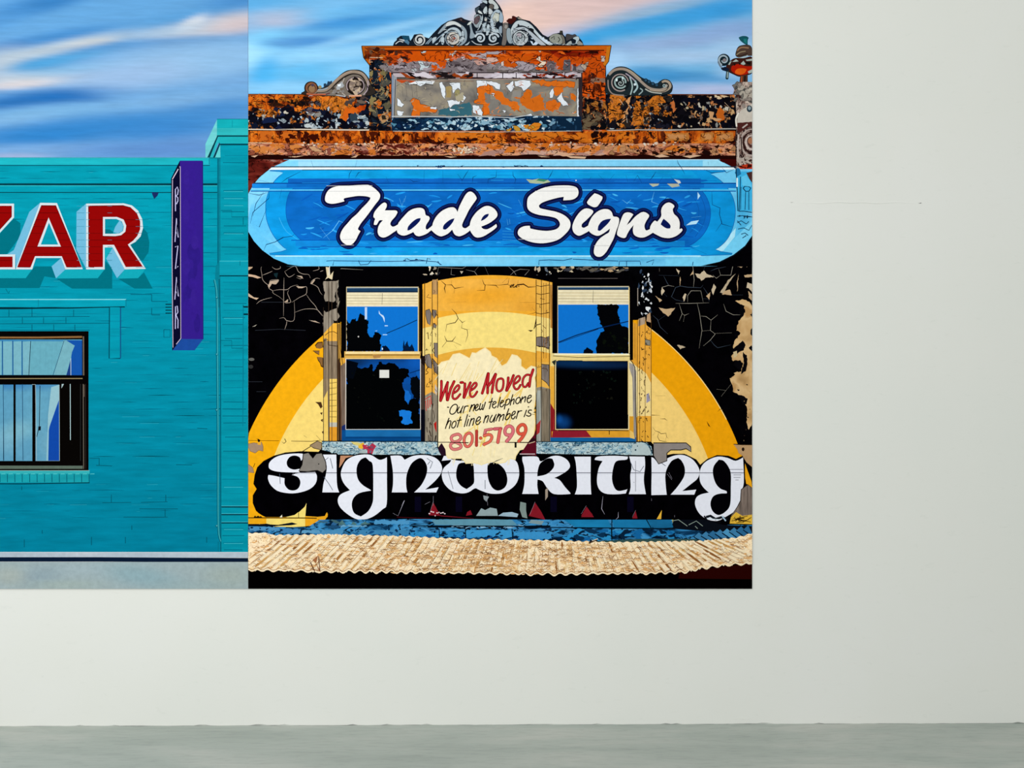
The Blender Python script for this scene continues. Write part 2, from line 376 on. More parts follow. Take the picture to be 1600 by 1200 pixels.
for row in range(52):
    y = 268 + row*10.6
    if y > 860 or (285 < y < 304): continue
    x = -400 + rnd.uniform(0, 40)
    while x < 336:
        L = rnd.uniform(14, 60)
        if not (y > 515 and x + L > -300 and x < 142 and y < 756):
            cc = rnd.choice(['066f88', '087a94', '056a82', '04607a', '0b7f96', '034f60' if rnd.random() < .3 else '077a92'])
            wall.line([(x, y+rnd.uniform(-.4, .4)), (x+L/2, y+rnd.uniform(-.5, .5)), (x+L, y+rnd.uniform(-.4, .4))], cc, rnd.uniform(.7, 1.4), taper=True)
            if rnd.random() < .25: wall.line([(x+5, y+1.6), (x+L*.6, y+1.4)], rnd.choice(['2fb4c8', '28a8be', '46bccc']), .8, taper=True)
        x += L + rnd.uniform(4, 50)
for s_ in ['174,773 174,785', '259,773 259,784', '258,796 258,808', '143,839 143,852', '196,839 196,849', '323,839 323,848', '66,828 66,834', '38,843 38,855', '206,821 206,828', '50,472 50,484', '34,760 34,766',
           '155,716 155,727', '14,484 14,495', '50,484 50,495', '115,484 115,495', '35,496 35,506', '68,496 68,506', '103,496 103,506', '50,507 50,517', '84,507 84,517', '117,507 117,517', '237,460 237,471', '237,481 237,492']:
    wall.line(s_, '045064', 1)
for s_ in ['0,495.3 140,494.5', '0,506 170,505', '0,516 140,516', '220,785 262,784', '140,716 155,716', '150,727 175,728', '193,808 262,808', '160,785.5 205,785', '308,669 324,670', '275,726 300,726.5', '218,795 278,795']:
    wall.line(s_, '05586c', 1)
wall.poly('237,300 248,301 246,306 241,311 238,304', '1a2a5e'); 
for s_ in ['204,460 237,460', '237,471 262,471', '237,492 250,492', '256,515 266,515 266,527 256,527 256,515']: wall.line(s_, '055268', 1)
for i in range(4): wall.line([(258.5, 475.5+4.6*i), (268, 475.5+4.6*i)], '052b38', 1.6)
wall.line('9,451 12,457 15,455 13,459', '056070', 1)
led = Part(A, 'painted_ledge')
led.rect(-400, 467.6, 195.5, 479.6, '08a0b8', 'teal'); led.rect(-400, 467.2, 197, 468.6, '7fd4e0'); led.line('197,468 197,479', '0b7488', 1)
led.poly('-400,479.5 20,479.8 60,480.5 110,480.3 195,478.6 195,480.4 150,481 110,482.3 60,482.6 20,483.4 -400,482', '04303c')
led.rect(172, 480, 187, 560, '069ab2', 'teal'); led.line('171,480 170.5,560 188,560', '04485a', 1.6); led.line('188.4,480 188.4,560', '144a7c', 1.6)
led.line('60,468 60,479', '0a7488', .9)
for y in (491, 502, 514, 525, 547): led.line([(172, y), (187, y)], '08809a', .9)
ltr = Part(A, 'painted_lettering', label='red block letters with white edges and blue shadow sides')
T = (0, 225, 5.3333)
def face(s_, c): ltr.poly(s_, c, 'flat', T=T)
DK, PL, BT = '026c7c', '6cb2d2', '12a2b2'
for s_ in ['115,620 170,660 170,770 60,915 0,925 -160,925 0,745', '290,1020 430,1020 470,1118 370,1103 330,1200 -330,1200 -330,1118 215,1118',
           '880,975 935,1040 935,1205 600,1205 470,1122 815,1118 872,1046', '1185,690 1228,740 1245,820 1238,900 1190,975 1165,960 1085,840 1130,815 1170,770', '1200,1070 1272,1205 1120,1205 985,1122 1150,1118']: face(s_, DK)
for s_ in ['335,490 245,565 115,885 65,915 130,925 135,1035', '718,497 638,565 636,880 718,1040', '510,950 430,1020 467,1120 545,1045', '940,862 885,955 975,1118 1040,1045']: face(s_, PL)
for s_ in ['-340,1045 265,1045 213,1118 -400,1118', '545,1045 872,1045 813,1118 465,1120', '1040,1045 1213,1040 1150,1118 980,1122', '872,862 940,862 885,955 872,975']: face(s_, BT)
def Ashape(o):
    W = '335,490 475,492 690,1043 545,1045 510,950 300,950 268,1045 130,1045'; H = '405,612 508,855 312,855'
    R_ = '345,512 465,512 680,1027 553,1027 515,935 292,935 255,1027 145,1027'; f = lambda s_: [(x+o, y) for x, y in pts(s_)]
    ltr.poly(f(W), 'cdd6dc', 'flat', T=T); ltr.poly(f(R_), '8c0606', 'flat', T=T); ltr.poly(f(H), 'cdd6dc', 'flat', T=T); ltr.poly(f('408,655 485,838 340,838'), '0898ae', 'teal', T=T)
    ltr.line(f('312,858 508,858'), '1a0404', .7, T=T); ltr.line(f('345,512 465,512 680,1027'), '2a0505', .6, T=T); ltr.line(f('345,512 145,1027'), '2a0505', .6, T=T)
Ashape(0)
face('-330,497 117,497 117,612 -165,920 127,920 127,1045 -350,1045 -350,935 -75,612 -330,612', 'cdd6dc')
face('-312,515 97,515 97,605 -205,938 105,938 105,1027 -332,1027 -332,940 -35,595 -312,595', '8c0606')
ltr.line('97,515 97,605 -205,938', '2a0505', .6, T=T)
RO = '718,497 1030,494 1100,512 1150,555 1185,625 1192,700 1172,770 1130,815 1085,840 1215,1040 1040,1045 940,862 872,862 872,1045 718,1045'
RI = '735,515 1025,512 1090,530 1140,575 1168,645 1168,710 1145,765 1110,805 1065,838 1190,1022 1048,1025 950,840 858,840 858,1025 738,1027'
ltr.poly(RO, 'cdd6dc', 'flat', T=T); ltr.poly(RI, '8c0606', 'flat', T=T)
face('858,608 975,608 1030,630 1052,680 1045,730 1010,760 960,768 858,766', 'cdd6dc'); ltr.poly('875,625 970,625 1015,645 1032,685 1025,725 995,745 955,748 875,748', '0898ae', 'teal', T=T)
face('875,710 915,712 945,735 940,747 875,748', DK); face('1000,632 1028,680 1020,725 985,745 945,735 960,690', PL)
ltr.line('738,1027 738,515 1025,512 1090,530', '2a0505', .7, T=T); ltr.line('858,770 960,771 1010,764', '2a0505', .7, T=T)
Ashape(-1060)
face('-1420,497 -1120,497 -1010,560 -1000,700 -1060,765 -980,840 -980,960 -1060,1045 -1420,1045', 'cdd6dc'); face('-1400,515 -1125,515 -1030,570 -1020,690 -1080,765 -1000,845 -1000,950 -1070,1027 -1400,1027', '8c0606')
face('-1290,610 -1150,610 -1130,650 -1150,700 -1290,700', '0898ae'); face('-1290,830 -1140,830 -1110,880 -1140,930 -1290,930', '0898ae')
RED = ['345,512 465,512 680,1027 553,1027 515,935 292,935 255,1027 145,1027', RI, '-312,515 97,515 97,605 -205,938 105,938 105,1027 -332,1027 -332,940 -35,595 -312,595']
CUT = ['408,615 508,855 312,855', '858,608 975,608 1030,630 1052,680 1045,730 1010,760 960,768 858,766', None]

for y in [322 + 10.6*i for i in range(10)]:      # mortar joints showing through the red letters
    for o, h in zip(RED, CUT):
        xs = []
        for l in (o, h):
            if not l: continue
            l = pts(l, T)
            for i in range(len(l)):
                p0, p1 = l[i-1], l[i]
                if (p0[1]-y)*(p1[1]-y) < 0: xs.append(p0[0]+(p1[0]-p0[0])*(y-p0[1])/(p1[1]-p0[1]))
        xs.sort()
        for x0, x1 in zip(xs[::2], xs[1::2]):
            if x1-x0 > 4 and rnd.random() < .85: ltr.line([(x0+1, y), (x1-1, y+.2)], rnd.choice(['560505', '6a0606']), .8)
    for x0, x1 in ((134, 140), (120, 132), (168, 175), (212, 232)): ltr.line([(x0, y), (x1, y)], '3a8aa4' if x0 < 140 and x0 > 119 else '067088', .6)
tow = Part(A, 'painted_corner_pier')
tow.rect(344, 224, 388, 864, '0798ae', 'teal'); tow.rect(339.5, 247, 344.5, 480, '0a7f94', 'teal')
tow.poly('321,225 339,187 339,213 326,246 321,246', '6fd0d4', 'teal'); tow.rect(339, 186, 388, 200, '14aab4', 'teal'); tow.rect(339, 200, 388, 211.5, '2fb8be', 'teal'); tow.rect(339, 211.5, 388, 213.5, '04303c')
tow.rect(341, 213.5, 388, 224, '1cb0b8', 'teal'); tow.rect(343, 224.5, 388, 227, '05424e'); tow.poly('324,246 339,213 341,213 328,246', '063a48'); tow.poly('328,246 341,213 343,217 333,246', '28b0ba'); tow.poly('333,246 343,222 344,226 336,246', '063a48'); tow.poly('336,246 344,226 344.5,246', '5cc8cc')
tow.rect(327, 246, 345, 247.4, '0a7484'); tow.line('339,186 388,186', '0a6a78', .8); tow.line('363,188 363,199', '0a8494', .8)
tow.line('340.6,248 340.6,430', '066074', 1.6)
for y in range(232, 862, 11):
    if rnd.random() < .8:
        x0 = 346 + rnd.uniform(0, 6); tow.line([(x0, y), (388 - rnd.uniform(0, 10), y+rnd.uniform(-.3, .3))], rnd.choice(['067a92', '08869c', '055e74']), 1)
    if rnd.random() < .3: tow.line([(350, y+1.3), (380, y+1.3)], '3cb6c4', .8)
for s_ in ['345,329 362,329 362,339 388,339', '380,340 380,351', '345,532 362,532 362,544 380,544', '380,476 380,600', '387,480 380,480']: tow.line(s_, '04586c', 1)
tow.rect(343, 408, 388, 430.5, '0c9cb2', 'teal'); tow.line('343,431 388,431', '042a38', 1.6); tow.line('343,408 388,408', '3cb6c4', 1); tow.poly('337,416 343,408 343,430 339,440 336,436', '087c90'); tow.line('375,408 375,415', '066074', .8)
tow.line('380,479.5 388,479.5', '032430', 2.4); tow.line('380,491 388,491', '032430', 2.4); tow.line('380,480 379.5,666', '077a92', 1.2)
for y in (792, 804, 817): tow.rect(346, y-.8, 388, y+1.0, '03303e'); tow.rect(346, y-2, 388, y-.9, '3ab4c6')
pipe = Part(A, 'painted_drainpipe')
pipe.line('342.5,436 344.5,520 345,862', '05566a', 1.4); pipe.line('335,437 339,466 339.6,560 340.5,700 341,820 345,846', '055c70', 3.6, smooth=True); pipe.line('335.4,437 339.4,466 340,560 340.9,700 341.2,820 345.2,846', '35a3ae', 1.8, smooth=True); pipe.line('341,846 341,862', '067086', 1)
for y in (465, 554, 641, 822): pipe.disc(338.5, y, 2, '0a6478'); pipe.disc(338.7, y-.6, 1, '5cb8c0')
win = Part(A, 'painted_window')
W1 = (0, 440, 6.6667); W2 = (0, 600, 4.0)
win.rect(-300, 517.5, 138.4, 735.5, '070504', 'flat'); win.poly('-2000,575 400,573 855,566 855,586 400,592 -2000,590', '8a6238', T=W1); win.poly('862,570 876,570 880,1200 864,1200', '6a5c50', T=W1)
win.rect(-300, 530.5, 128.2, 586, '5aa0bc'); 
win.poly('670,610 855,612 855,975 690,975 740,830 745,740 778,665', '1450a4', 'flat', T=W1)
win.poly('320,615 660,618 555,970 300,972', '66a8ba', 'paint', T=W1); win.poly('660,618 690,612 778,668 750,735 738,800 690,972 560,970', '74aebc', 'paint', T=W1)
win.line('668,615 552,975', '0c3c5c', .7, T=W1); win.poly('738,800 735,975 692,975', '1a3c80', T=W1); win.line('738,800 738,975', 'b0c8d8', 1, T=W1)
for x0, x1 in ((-60, 18), (30, 128), (140, 225), (235, 315)): win.poly([(x0, 628), (x1, 622), (x1-4, 970), (x0, 970)], '76b0c0', 'paint', T=W1)
for x in (25, 133, 230): win.line([(x, 612), (x+2, 975)], '12508c', 1.6, T=W1)
win.line('320,615 300,975', '07283c', 1, T=W1); 
for x in (420, 480, 545): win.line([(x, 640), (x-8, 960)], '5a98ac', 1.6, T=W1, taper=True)
for y in (612,): win.line([(0, y), (660, y+4)], '2e78b0', 1.6, T=W1)
win.rect(-300, 586.5, 138.4, 601, '060404', 'flat'); win.line('-300,592 129,591.4', '9a8a62', 1.3)
win.rect(-300, 601, 5, 720, '4b90b8')
for x0, x1 in ((-40, 5), (5.5, 21), (24.5, 50.5), (55.5, 92.5)):
    win.grid(x0, 601, x1, 720.3, 6, strokes('5c9cbc', [(x0, 602, 30, 6, 0, '2e74b4', .8), (30, 672, 30, 14, 10, '8ec2cc', .5), (90, 700, 20, 30, 60, '88b8c4', .4), (10, 690, 20, 16, 0, '84b8cc', .5), (60, 640, 20, 30, 0, '68a8c0', .5)]), 'paint')
win.poly('368,70 370,480 302,480 306,290 310,265', '1246a4', 'flat', T=W2)
win.poly('368,5 368,100 310,265 304,290 300,480 290,480 300,200 320,20', '90bcc8', 'flat', T=W2); win.line('308,20 300,150 296,300', '5a94b0', .8, T=W2)
for x in (20, 140): win.line([(x, 0), (x+4, 478)], '0e3a5c', .9, T=W2)
win.line('250,10 246,260 230,330', '101c2c', 1, T=W2); win.poly('240,265 256,264 254,290 238,291', '0a0c14', T=W2); win.line('222,5 228,480 372,480 370,5', 'a0b4b8', .8, T=W2); win.line('222,3 200,3', 'a0b4b8', .6, T=W2)
win.poly('386,0 400,0 384,28', 'a8c0c4', T=W2); win.line('439,0 440,350', 'a8c4c8', 1.2, T=W2); win.line('503,0 503,480', '2a2c2c', .8, T=W2); win.line('520,0 523,530', '5c544a', 1.6, T=W2); win.line('534,0 536,530', '2c2622', 1, T=W2)
win.poly('-1200,508 517,511 517,530 -1200,532', '5c6c60', T=W2); win.line('-1200,541 560,541', '9ab8b0', .7, T=W2)
sill = Part(A, 'painted_brick_sill')
sill.rect(-310, 735.7, 140, 754, '1aa2b0', 'teal'); sill.line('-310,755 36,756 140,754.3', '033440', 1.5)
sill.rect(-310, 736, 140, 740, '36b4bc', 'teal')
for i in range(-18, 12): sill.line([(11.5+i*11.6, 741), (11.7+i*11.6, 753.5)], '04566a', 1.1); sill.line([(13.5+i*11.6, 740.6), (20+i*11.6, 740.4)], '55c4c8', .9)
blade = Part(A, 'painted_hanging_sign', label='violet hanging sign with pale narrow capitals down its black side')
blade.poly('281,251 316.6,251 317.4,530 283,530.5', '321c86', 'flat'); 
for i in range(22): blade.disc(rnd.uniform(290, 309), rnd.uniform(275, 505), rnd.uniform(3, 7), rnd.choice(['2e1b82', '361f8b', '2d1a7f', '341c8a']), 'paint', ry=rnd.uniform(8, 20))
blade.poly('283,529.6 317.4,530 304,547.4 269,547.4', '1c4a9c'); blade.poly('267.2,279 281,251 283.2,530 269,548', '0a0a28'); blade.line('316.8,252 317.4,530', '1c1464', 1)
blade.line('269.6,281 268.8,400 270.3,543', 'cdb8d0', 1); blade.line('269.4,280 278.6,264', 'd8c8d8', 1.4); blade.line('280,261 281.7,260 282.6,529', 'd8c8d8', .8); blade.line('282.4,529 275.4,538', 'c8bcd8', 1.1)
LC = 'a9a9dc'
for s_ in ['274.2,330 274,296 277,292 278.6,297 277.6,304 275,306 278,309 278,314 275.6,319', '273.4,378 275.8,341 278.6,371 274.6,362', '273.6,386 278,384 274,420 278.4,416', '273.2,468 275.8,433 278.9,463 274.4,455', '274,514 274.2,479 277,478 278,488 275,492 278.2,500 278,513']:
    blade.line(s_, LC, 1.5); blade.line(s_, 'e0dcf0', .5)
base = Part(A, 'painted_plinth')
base.grid(-400, 863, 388, 871.5, 10, strokes('b6c4d0', [(130, 866, 30, 4, 0, 'd2d4dc', .8), (20, 866, 20, 4, 0, 'a8b4c4', .7), (300, 866, 40, 4, 0, 'ccd0da', .7), (220, 868, 30, 3, 0, 'a4b4c8', .6)]), 'paint')
base.poly('-400,870.8 150,870.6 388,872 388,879 150,877.5 -400,877.6', '0c1c34'); base.line('-400,862.6 388,863', 'd8dce0', .8)
base.grid(-400, 878, 388, 920, 8, strokes('a4b6ba', [(60, 900, 40, 14, 10, '93a8b2', .8), (220, 900, 60, 16, -10, '8fb0ba', .8), (15, 900, 24, 14, 0, 'aeb8b2', .8), (130, 890, 40, 8, 0, 'a8bcc4', .6), (360, 900, 40, 20, 0, 'a6b4ae', .8), (300, 915, 60, 8, 0, '9cb2b4', .6), (100, 915, 60, 6, 0, 'a8b8ae', .6)]), 'paint')
for p_ in (sky, wall, led, ltr, tow, pipe, win, sill, blade, base): p_.build()

# ================================================================ painting of the signwriter's shop (right)
B = Painting('painting', 388, -62, 1175.2, 920, 'right painting of a weathered black and orange shopfront with a blue Trade Signs board', 'painting', THK, 0.975)
board(B, '20201e')
rnd = random.Random(21)
Z0, Z1, Z2 = (380, 0, 5.3333), (640, 0, 5.3333), (900, 0, 5.3333)
sky = Part(B, 'painted_sky')
sky.grid(388, -62, 1175.2, 150, 4, strokes('72b4e2', [
 (400, 5, 90, 14, 5, '4f9fd6', .8), (520, 8, 110, 14, 5, '74b2e0', .6), (430, 30, 60, 14, 3, 'a2b2cc', .95), (395, 42, 30, 10, 0, '8fb0d4', .7), (450, 34, 40, 6, 4, 'b4b4c8', .7), (530, 20, 80, 10, 10, '6cb4e4', .7),
 (540, 35, 70, 9, 8, '3f8ccc', .95), (620, 26, 90, 12, 12, '3d90d0', .8), (590, 10, 60, 8, 10, '5aa4dc', .6), (680, 12, 70, 16, 12, '5aa8de', .8), (650, 35, 60, 8, 14, '3f96d4', .9),
 (395, 85, 34, 22, 0, 'a4dcf6', .95), (420, 62, 30, 16, 0, '7cc8f0', .7), (480, 65, 60, 8, 3, '4a8ccc', .95), (440, 66, 30, 7, 0, '5a94cc', .6), (590, 52, 60, 8, 16, '4e9ad8', .7), (600, 48, 110, 7, 14, '9cd0f0', .7),
 (490, 88, 80, 12, 4, '8ecbf0', .9), (560, 80, 70, 8, 8, '94caee', .7), (415, 115, 26, 20, 60, '3aa4e2', .9), (480, 112, 70, 14, 4, '5cb4e6', .8), (440, 138, 70, 10, 0, '8cc8ee', .8), (550, 110, 40, 14, 0, '88c8f0', .6), (700, 52, 50, 9, 14, 'a4d6f2', .7),
 (650, 62, 60, 8, 8, 'a8d8f0', .8), (745, 24, 40, 14, 20, 'a4bcd4', .8), (765, 4, 26, 10, 10, '72b2e2', .8),
 (860, 20, 110, 42, 10, 'e8c6bc', 1), (800, 30, 50, 34, 10, 'ecc8b8', .9), (930, 5, 110, 20, 10, 'dcc0bc', .95), (1020, -20, 140, 24, 6, 'dcc0c0', .9), (890, 48, 60, 10, 12, 'c8bcc8', .8), (870, -30, 160, 26, 4, 'dfc2ba', .8),
 (945, 52, 90, 12, 10, '45a6e0', .95), (1040, 32, 110, 14, 9, '3e9fde', .95), (1130, 14, 70, 16, 9, '3c9cde', .95), (960, 68, 60, 9, 6, '6cb2e4', .8), (918, 64, 24, 8, 4, '2f9ee0', .8), (1000, 22, 90, 6, 11, '9cb4cc', .7),
 (1060, 66, 140, 13, 6, '94b0da', .95), (1140, 46, 70, 14, 8, '8cacdc', .9), (1070, 88, 130, 12, 2, 'a8c8ea', .95), (1150, 80, 40, 20, 0, 'a8ccee', .9), (960, 100, 20, 20, 0, 'a8d0f4', .9),
 (1050, 120, 80, 9, -1, '3a8cc8', .98), (1010, 114, 40, 10, 4, '4a98d2', .8), (1110, 124, 50, 5, -4, '5c9ed4', .8), (1110, 140, 90, 9, 0, 'b4bfe2', .95), (1060, 135, 30, 6, 0, '8cb0dc', .7), (1150, 110, 30, 14, 0, 'a8c8ea', .7)]), 'sky')

# ---- side parapet, cornice bands
par = Part(B, 'painted_parapet', label='stained orange and black parapet with a raised central block')
par.poly('388,147 470,147 577,148 577,201 388,202', mat='grime'); par.poly('945,148 1060,147 1148,147.5 1152,202 945,202', mat='grimer'); par.poly('945,147 1052,148 1050,202 945,202', mat='grime')
par.rect(388, 147, 482, 149.5, 'a8521e'); par.line('388,147 480,147.3', '2a1208', .9); par.line('1045,147.5 1148,147.8', '6a3212', 1.3)
def blobs(part, box_, cols, n, rx, ry, mat='flat', jag=.45, nn=7, edge=None):
    """irregular flaking dabs, each with a ragged hand-painted edge"""
    x0, y0, x1, y1 = box_; 
    for i in range(n):
        x, y = rnd.uniform(x0, x1), rnd.uniform(y0, y1); z = rnd.choice((.6, .8, 1.1, 1.5)); a, b = rnd.uniform(*rx)*z, rnd.uniform(*ry)*(.7+.3*z)
        big = max(a, b) > 2.5; q = blobpts(x, y, a, b, 9 if big else 6, rnd, .55); th = rnd.uniform(-.7, .7); c_, s_ = math.cos(th), math.sin(th)
        q = [(x+(u-x)*c_-(v-y)*s_*.6, y+(u-x)*s_*.6+(v-y)*c_) for u, v in q]; q = [(min(max(u, x0-4), x1+4), min(max(v, y0-2.5), y1+2.5)) for u, v in q]
        if big: q = rag(spline(q, True, 3), .9, 3, seed=x)
        if edge and i % 3: part.outline(q, edge, .45, smooth=False); part.poly(q, rnd.choice(cols), mat)
        else: part.poly(q, rnd.choice(cols), mat)
par.poly(rag(pts('388,149 482,149 500,152 520,150 545,152 560,158 548,170 520,166 500,172 480,170 455,176 440,168 420,176 400,170 388,174'), 3, 3), mat='rustv')
blobs(par, (420, 153, 480, 168), ['1a100e', '2a160e', '0e0c10'], 14, (4, 12), (1.5, 4)); blobs(par, (390, 152, 470, 168), ['c47424', 'b86218'], 8, (3, 8), (2, 4), 'amber')
blobs(par, (392, 168, 575, 199), ['0c0c18', '10162a', '0a0a14', '141c38'], 50, (4, 12), (3, 8))
blobs(par, (402, 165, 440, 188), ['b4621c'], 8, (3, 7), (3, 8), 'amber', edge='0a0808'); blobs(par, (392, 184, 480, 198), ['0c0e1c', '142040', '0a0a12'], 10, (5, 12), (3, 6))
blobs(par, (440, 178, 575, 199), ['a9b6bc', '8d9aa2', 'c0c8ca', '6a7a88', '9cb0bc'], 44, (1.6, 5), (1.2, 3.6), edge='07070c'); blobs(par, (390, 166, 450, 186), ['a9a6a0', 'c8c0b0', '7a8088'], 9, (1.4, 3.4), (1.2, 3), edge='07070c')
par.poly(rag(pts('512,162 530,153 545,156 548,168 566,170 560,180 545,178 538,190 531,186 533,172 520,176'), 2), 'd2701c', 'amber'); par.poly(rag(pts('556,170 566,155 573,160 570,172 560,176'), 1.6), 'dd5a1a', 'rusttop'); par.poly(rag(pts('533,186 540,168 552,166 560,172 556,178 545,178 540,190'), 1.4), 'd96418')
par.poly(rag(pts('545,180 556,176 560,188 548,190'), 1.5), '30404e'); blobs(par, (488, 152, 552, 170), ['c27a22', 'b86a20'], 9, (3, 7), (3, 8), 'amber', edge='140a08'); blobs(par, (480, 160, 500, 180), ['5c5458', '3c3a44', '8a8680'], 7, (3, 6), (2, 5)); blobs(par, (540, 153, 575, 166), ['4a3c38', '20242c', '6a5c50'], 9, (3, 7), (2, 5))
blobs(par, (950, 152, 1046, 198), ['0c0b10', '14121a', '1a1a26', '2a2420'], 44, (3, 8), (4, 9)); blobs(par, (950, 150, 1046, 198), ['c4702a', 'b8601e'], 16, (3, 6), (4, 9), 'amber', edge='0e0a0c'); blobs(par, (965, 156, 1042, 198), ['b08a64', 'c8986a', '8a7a68', '5c5450'], 16, (2, 4), (2, 5), edge='0e0a0c')
par.poly(rag(pts('954,148 972,147 976,156 968,170 962,186 954,192 950,176 952,160'), 1.6), 'c4641c', 'amber'); par.poly(rag(pts('972,192 976,176 982,166 978,158 986,150 982,170 976,188 970,196'), 1), 'd89a64'); par.poly(rag(pts('986,196 990,170 996,156 1004,176 1006,196'), 1.6), 'b4601c', 'amber'); par.poly(rag(pts('1010,160 1022,150 1036,152 1040,160 1026,162 1014,164'), 1.4), 'c8661c', 'amber'); par.line('968,155 974,164', 'e8e0d4', 1.6, taper=True); par.line('979,182 980,192', 'e8e4dc', 2, taper=True)
blobs(par, (1054, 152, 1146, 200), ['0a090e', '100e14', '0c0c18'], 30, (4, 9), (3, 8)); blobs(par, (1056, 160, 1146, 198), ['c9a070', 'b8a888', 'c8c0b0', '8a8a86', 'c07848', '6a5a50'], 38, (1, 3.2), (1.2, 4.4), edge='0a080c'); blobs(par, (1110, 150, 1136, 154), ['d8b890', 'e0c8a4'], 5, (3, 5), (1, 1.6))
par.poly(rag(pts('1118,178 1124,166 1130,172 1132,186 1122,192'), 1.6), 'c8641e'); par.poly(rag(pts('1108,174 1116,176 1114,184 1128,186 1120,190 1108,184'), 1), 'd2a070'); par.poly(rag(pts('1048,160 1053,158 1056,172 1052,176'), .8), 'c8703a'); par.line('1132,160 1142,170', 'c8a88c', 2.4, taper=True)
par.poly('388,201.5 440,203 520,202 640,204 760,206 900,206 970,204 1060,203 1150,201 1152,206 388,206', '14080a')
par.line('388,202 430,202.6 470,202 560,203.3 628,202.5', 'e6d6c2', 1.7); par.line('640,205.5 700,206 760,205 850,205.6 925,205 1000,202.5 1040,202.8 1150,201.4', 'cfc4b8', 1.2); par.line('1000,202.6 1040,204 1090,201.4 1148,201.2', 'a8a29a', 1.8)
par.line('430,202 470,203.6 560,204.4', '2a0d08', .8)
cor = Part(B, 'painted_cornice', label='rusty orange cornice bands over a dark maroon strip')
cor.rect(388, 204.5, 1149, 224, mat='rustv'); cor.rect(388, 224, 1149, 247, mat='mauve')
cor.rect(388, 243, 1150, 252, '1c0606'); cor.poly('388,247 450,247 425,262 405,277 388,298', mat='redplaster'); cor.rect(388, 246, 455, 249, '3a0c08'); cor.line('388,262 425,261', 'b08a80', 1.6); cor.line('388,296 396,287', 'c8a898', 1.6)
rnd = random.Random(5)
blobs(cor, (700, 207, 1000, 220), ['d4721c', 'c9641a', 'd2701c'], 26, (8, 20), (3, 6)); blobs(cor, (390, 207, 460, 220), ['c9661e', 'b8581a'], 9, (5, 10), (3, 7)); 
blobs(cor, (440, 208, 670, 222), ['3a0e06', '240a06', '4a1608'], 30, (2, 6), (3, 8)); blobs(cor, (640, 218, 900, 223), ['4a1408', '2a0a06'], 20, (4, 12), (1, 2.4)); blobs(cor, (920, 208, 1060, 222), ['3a1408', '1c0a08', '5c2410'], 16, (2, 7), (2, 7))
for x0, x1 in ((1040, 1076), (1096, 1116), (1120, 1146)): cor.poly(rag([(x0, 208), (x1, 207), (x1, 220), (x0, 220)], 1.6), 'c27a38'); cor.poly(rag([(x0+4, 210), (x1-4, 210), (x1-5, 217), (x0+4, 217)], 1.4), 'cf9058')
blobs(cor, (400, 228, 700, 242), ['b07868', '8a4a3c', 'c99a72', 'd0a080'], 30, (2, 7), (1.6, 4), edge='2a0c08'); blobs(cor, (388, 227, 600, 240), ['c9702c', 'd08040'], 14, (5, 12), (3, 5)); blobs(cor, (540, 226, 700, 240), ['5a1c14', '7a3a30', '3a100a'], 24, (3, 9), (1.4, 3))
blobs(cor, (700, 236, 940, 243), ['c9a090', 'd8a888', 'b08478'], 20, (6, 16), (1.5, 3)); blobs(cor, (720, 226, 940, 236), ['cc6a20', 'd4782c'], 16, (6, 14), (2, 4))
blobs(cor, (706, 230, 745, 240), ['f0dcc0', 'e8ccb0'], 24, (1, 3.4), (1, 2.4), edge='6a3c28')
blobs(cor, (940, 229, 1146, 240), ['d8762a', 'c08a60', 'c99060', 'a87850'], 20, (4, 12), (3, 5), edge='2a1008'); blobs(cor, (960, 226, 1146, 241), ['2a1008', '1c0a08'], 22, (2, 6), (1, 3))
for i in range(60): 
    x = rnd.uniform(392, 1140); cor.line([(x, 223+rnd.uniform(-1, 1)), (x+rnd.uniform(6, 20), 223+rnd.uniform(-2, 2))], rnd.choice(['1a0806', '2a0c06', '4a1a0a']), rnd.uniform(1, 2.4), taper=True)

for i in range(44):
    x = rnd.choice([rnd.uniform(470, 600), rnd.uniform(930, 1060), rnd.uniform(850, 900)]); cor.disc(x, 224+rnd.uniform(-2, 3), rnd.uniform(1, 2.6), rnd.choice(['e8e0d4', 'c8b8a8', 'e0c8b0']), ry=rnd.uniform(.7, 1.6))
cor.line('388,223 425,223.5', 'd8b08a', 1.4)
q = [(388, 244)]
x = 388
while x < 1150: q.append((x, 242.6+rnd.uniform(-1.6, 2.2))); x += rnd.uniform(5, 14)
cor.poly(q + [(1150, 251), (388, 251)], '200705'); 
for s_ in ['392,244 404,242 398,246', '450,245 476,243 462,246', '548,246 560,242 556,246', '884,243.5 916,245 914,248 892,247', '1022,244 1034,241 1046,245 1030,246', '1066,244 1086,242 1096,243 1078,247', '694,244 714,245 704,246.5', '840,243 860,245.5 846,245.5']: cor.poly(s_, 'dcb493')
for i in range(90):
    x = rnd.uniform(395, 1140); y = rnd.choice([rnd.uniform(207, 221), rnd.uniform(227, 241)]); cor.line([(x, y), (x+rnd.uniform(-4, 4), y+rnd.uniform(2, 6)), (x+rnd.uniform(-6, 6), y+rnd.uniform(4, 8))], rnd.choice(['1c0806', '3a1208']), rnd.uniform(.6, 1.6), taper=True)
cor.poly('1122,249 1150,249 1152,268 1148,268', '5a0c08'); cor.rect(1149.5, 204, 1152, 268, '1a0605')

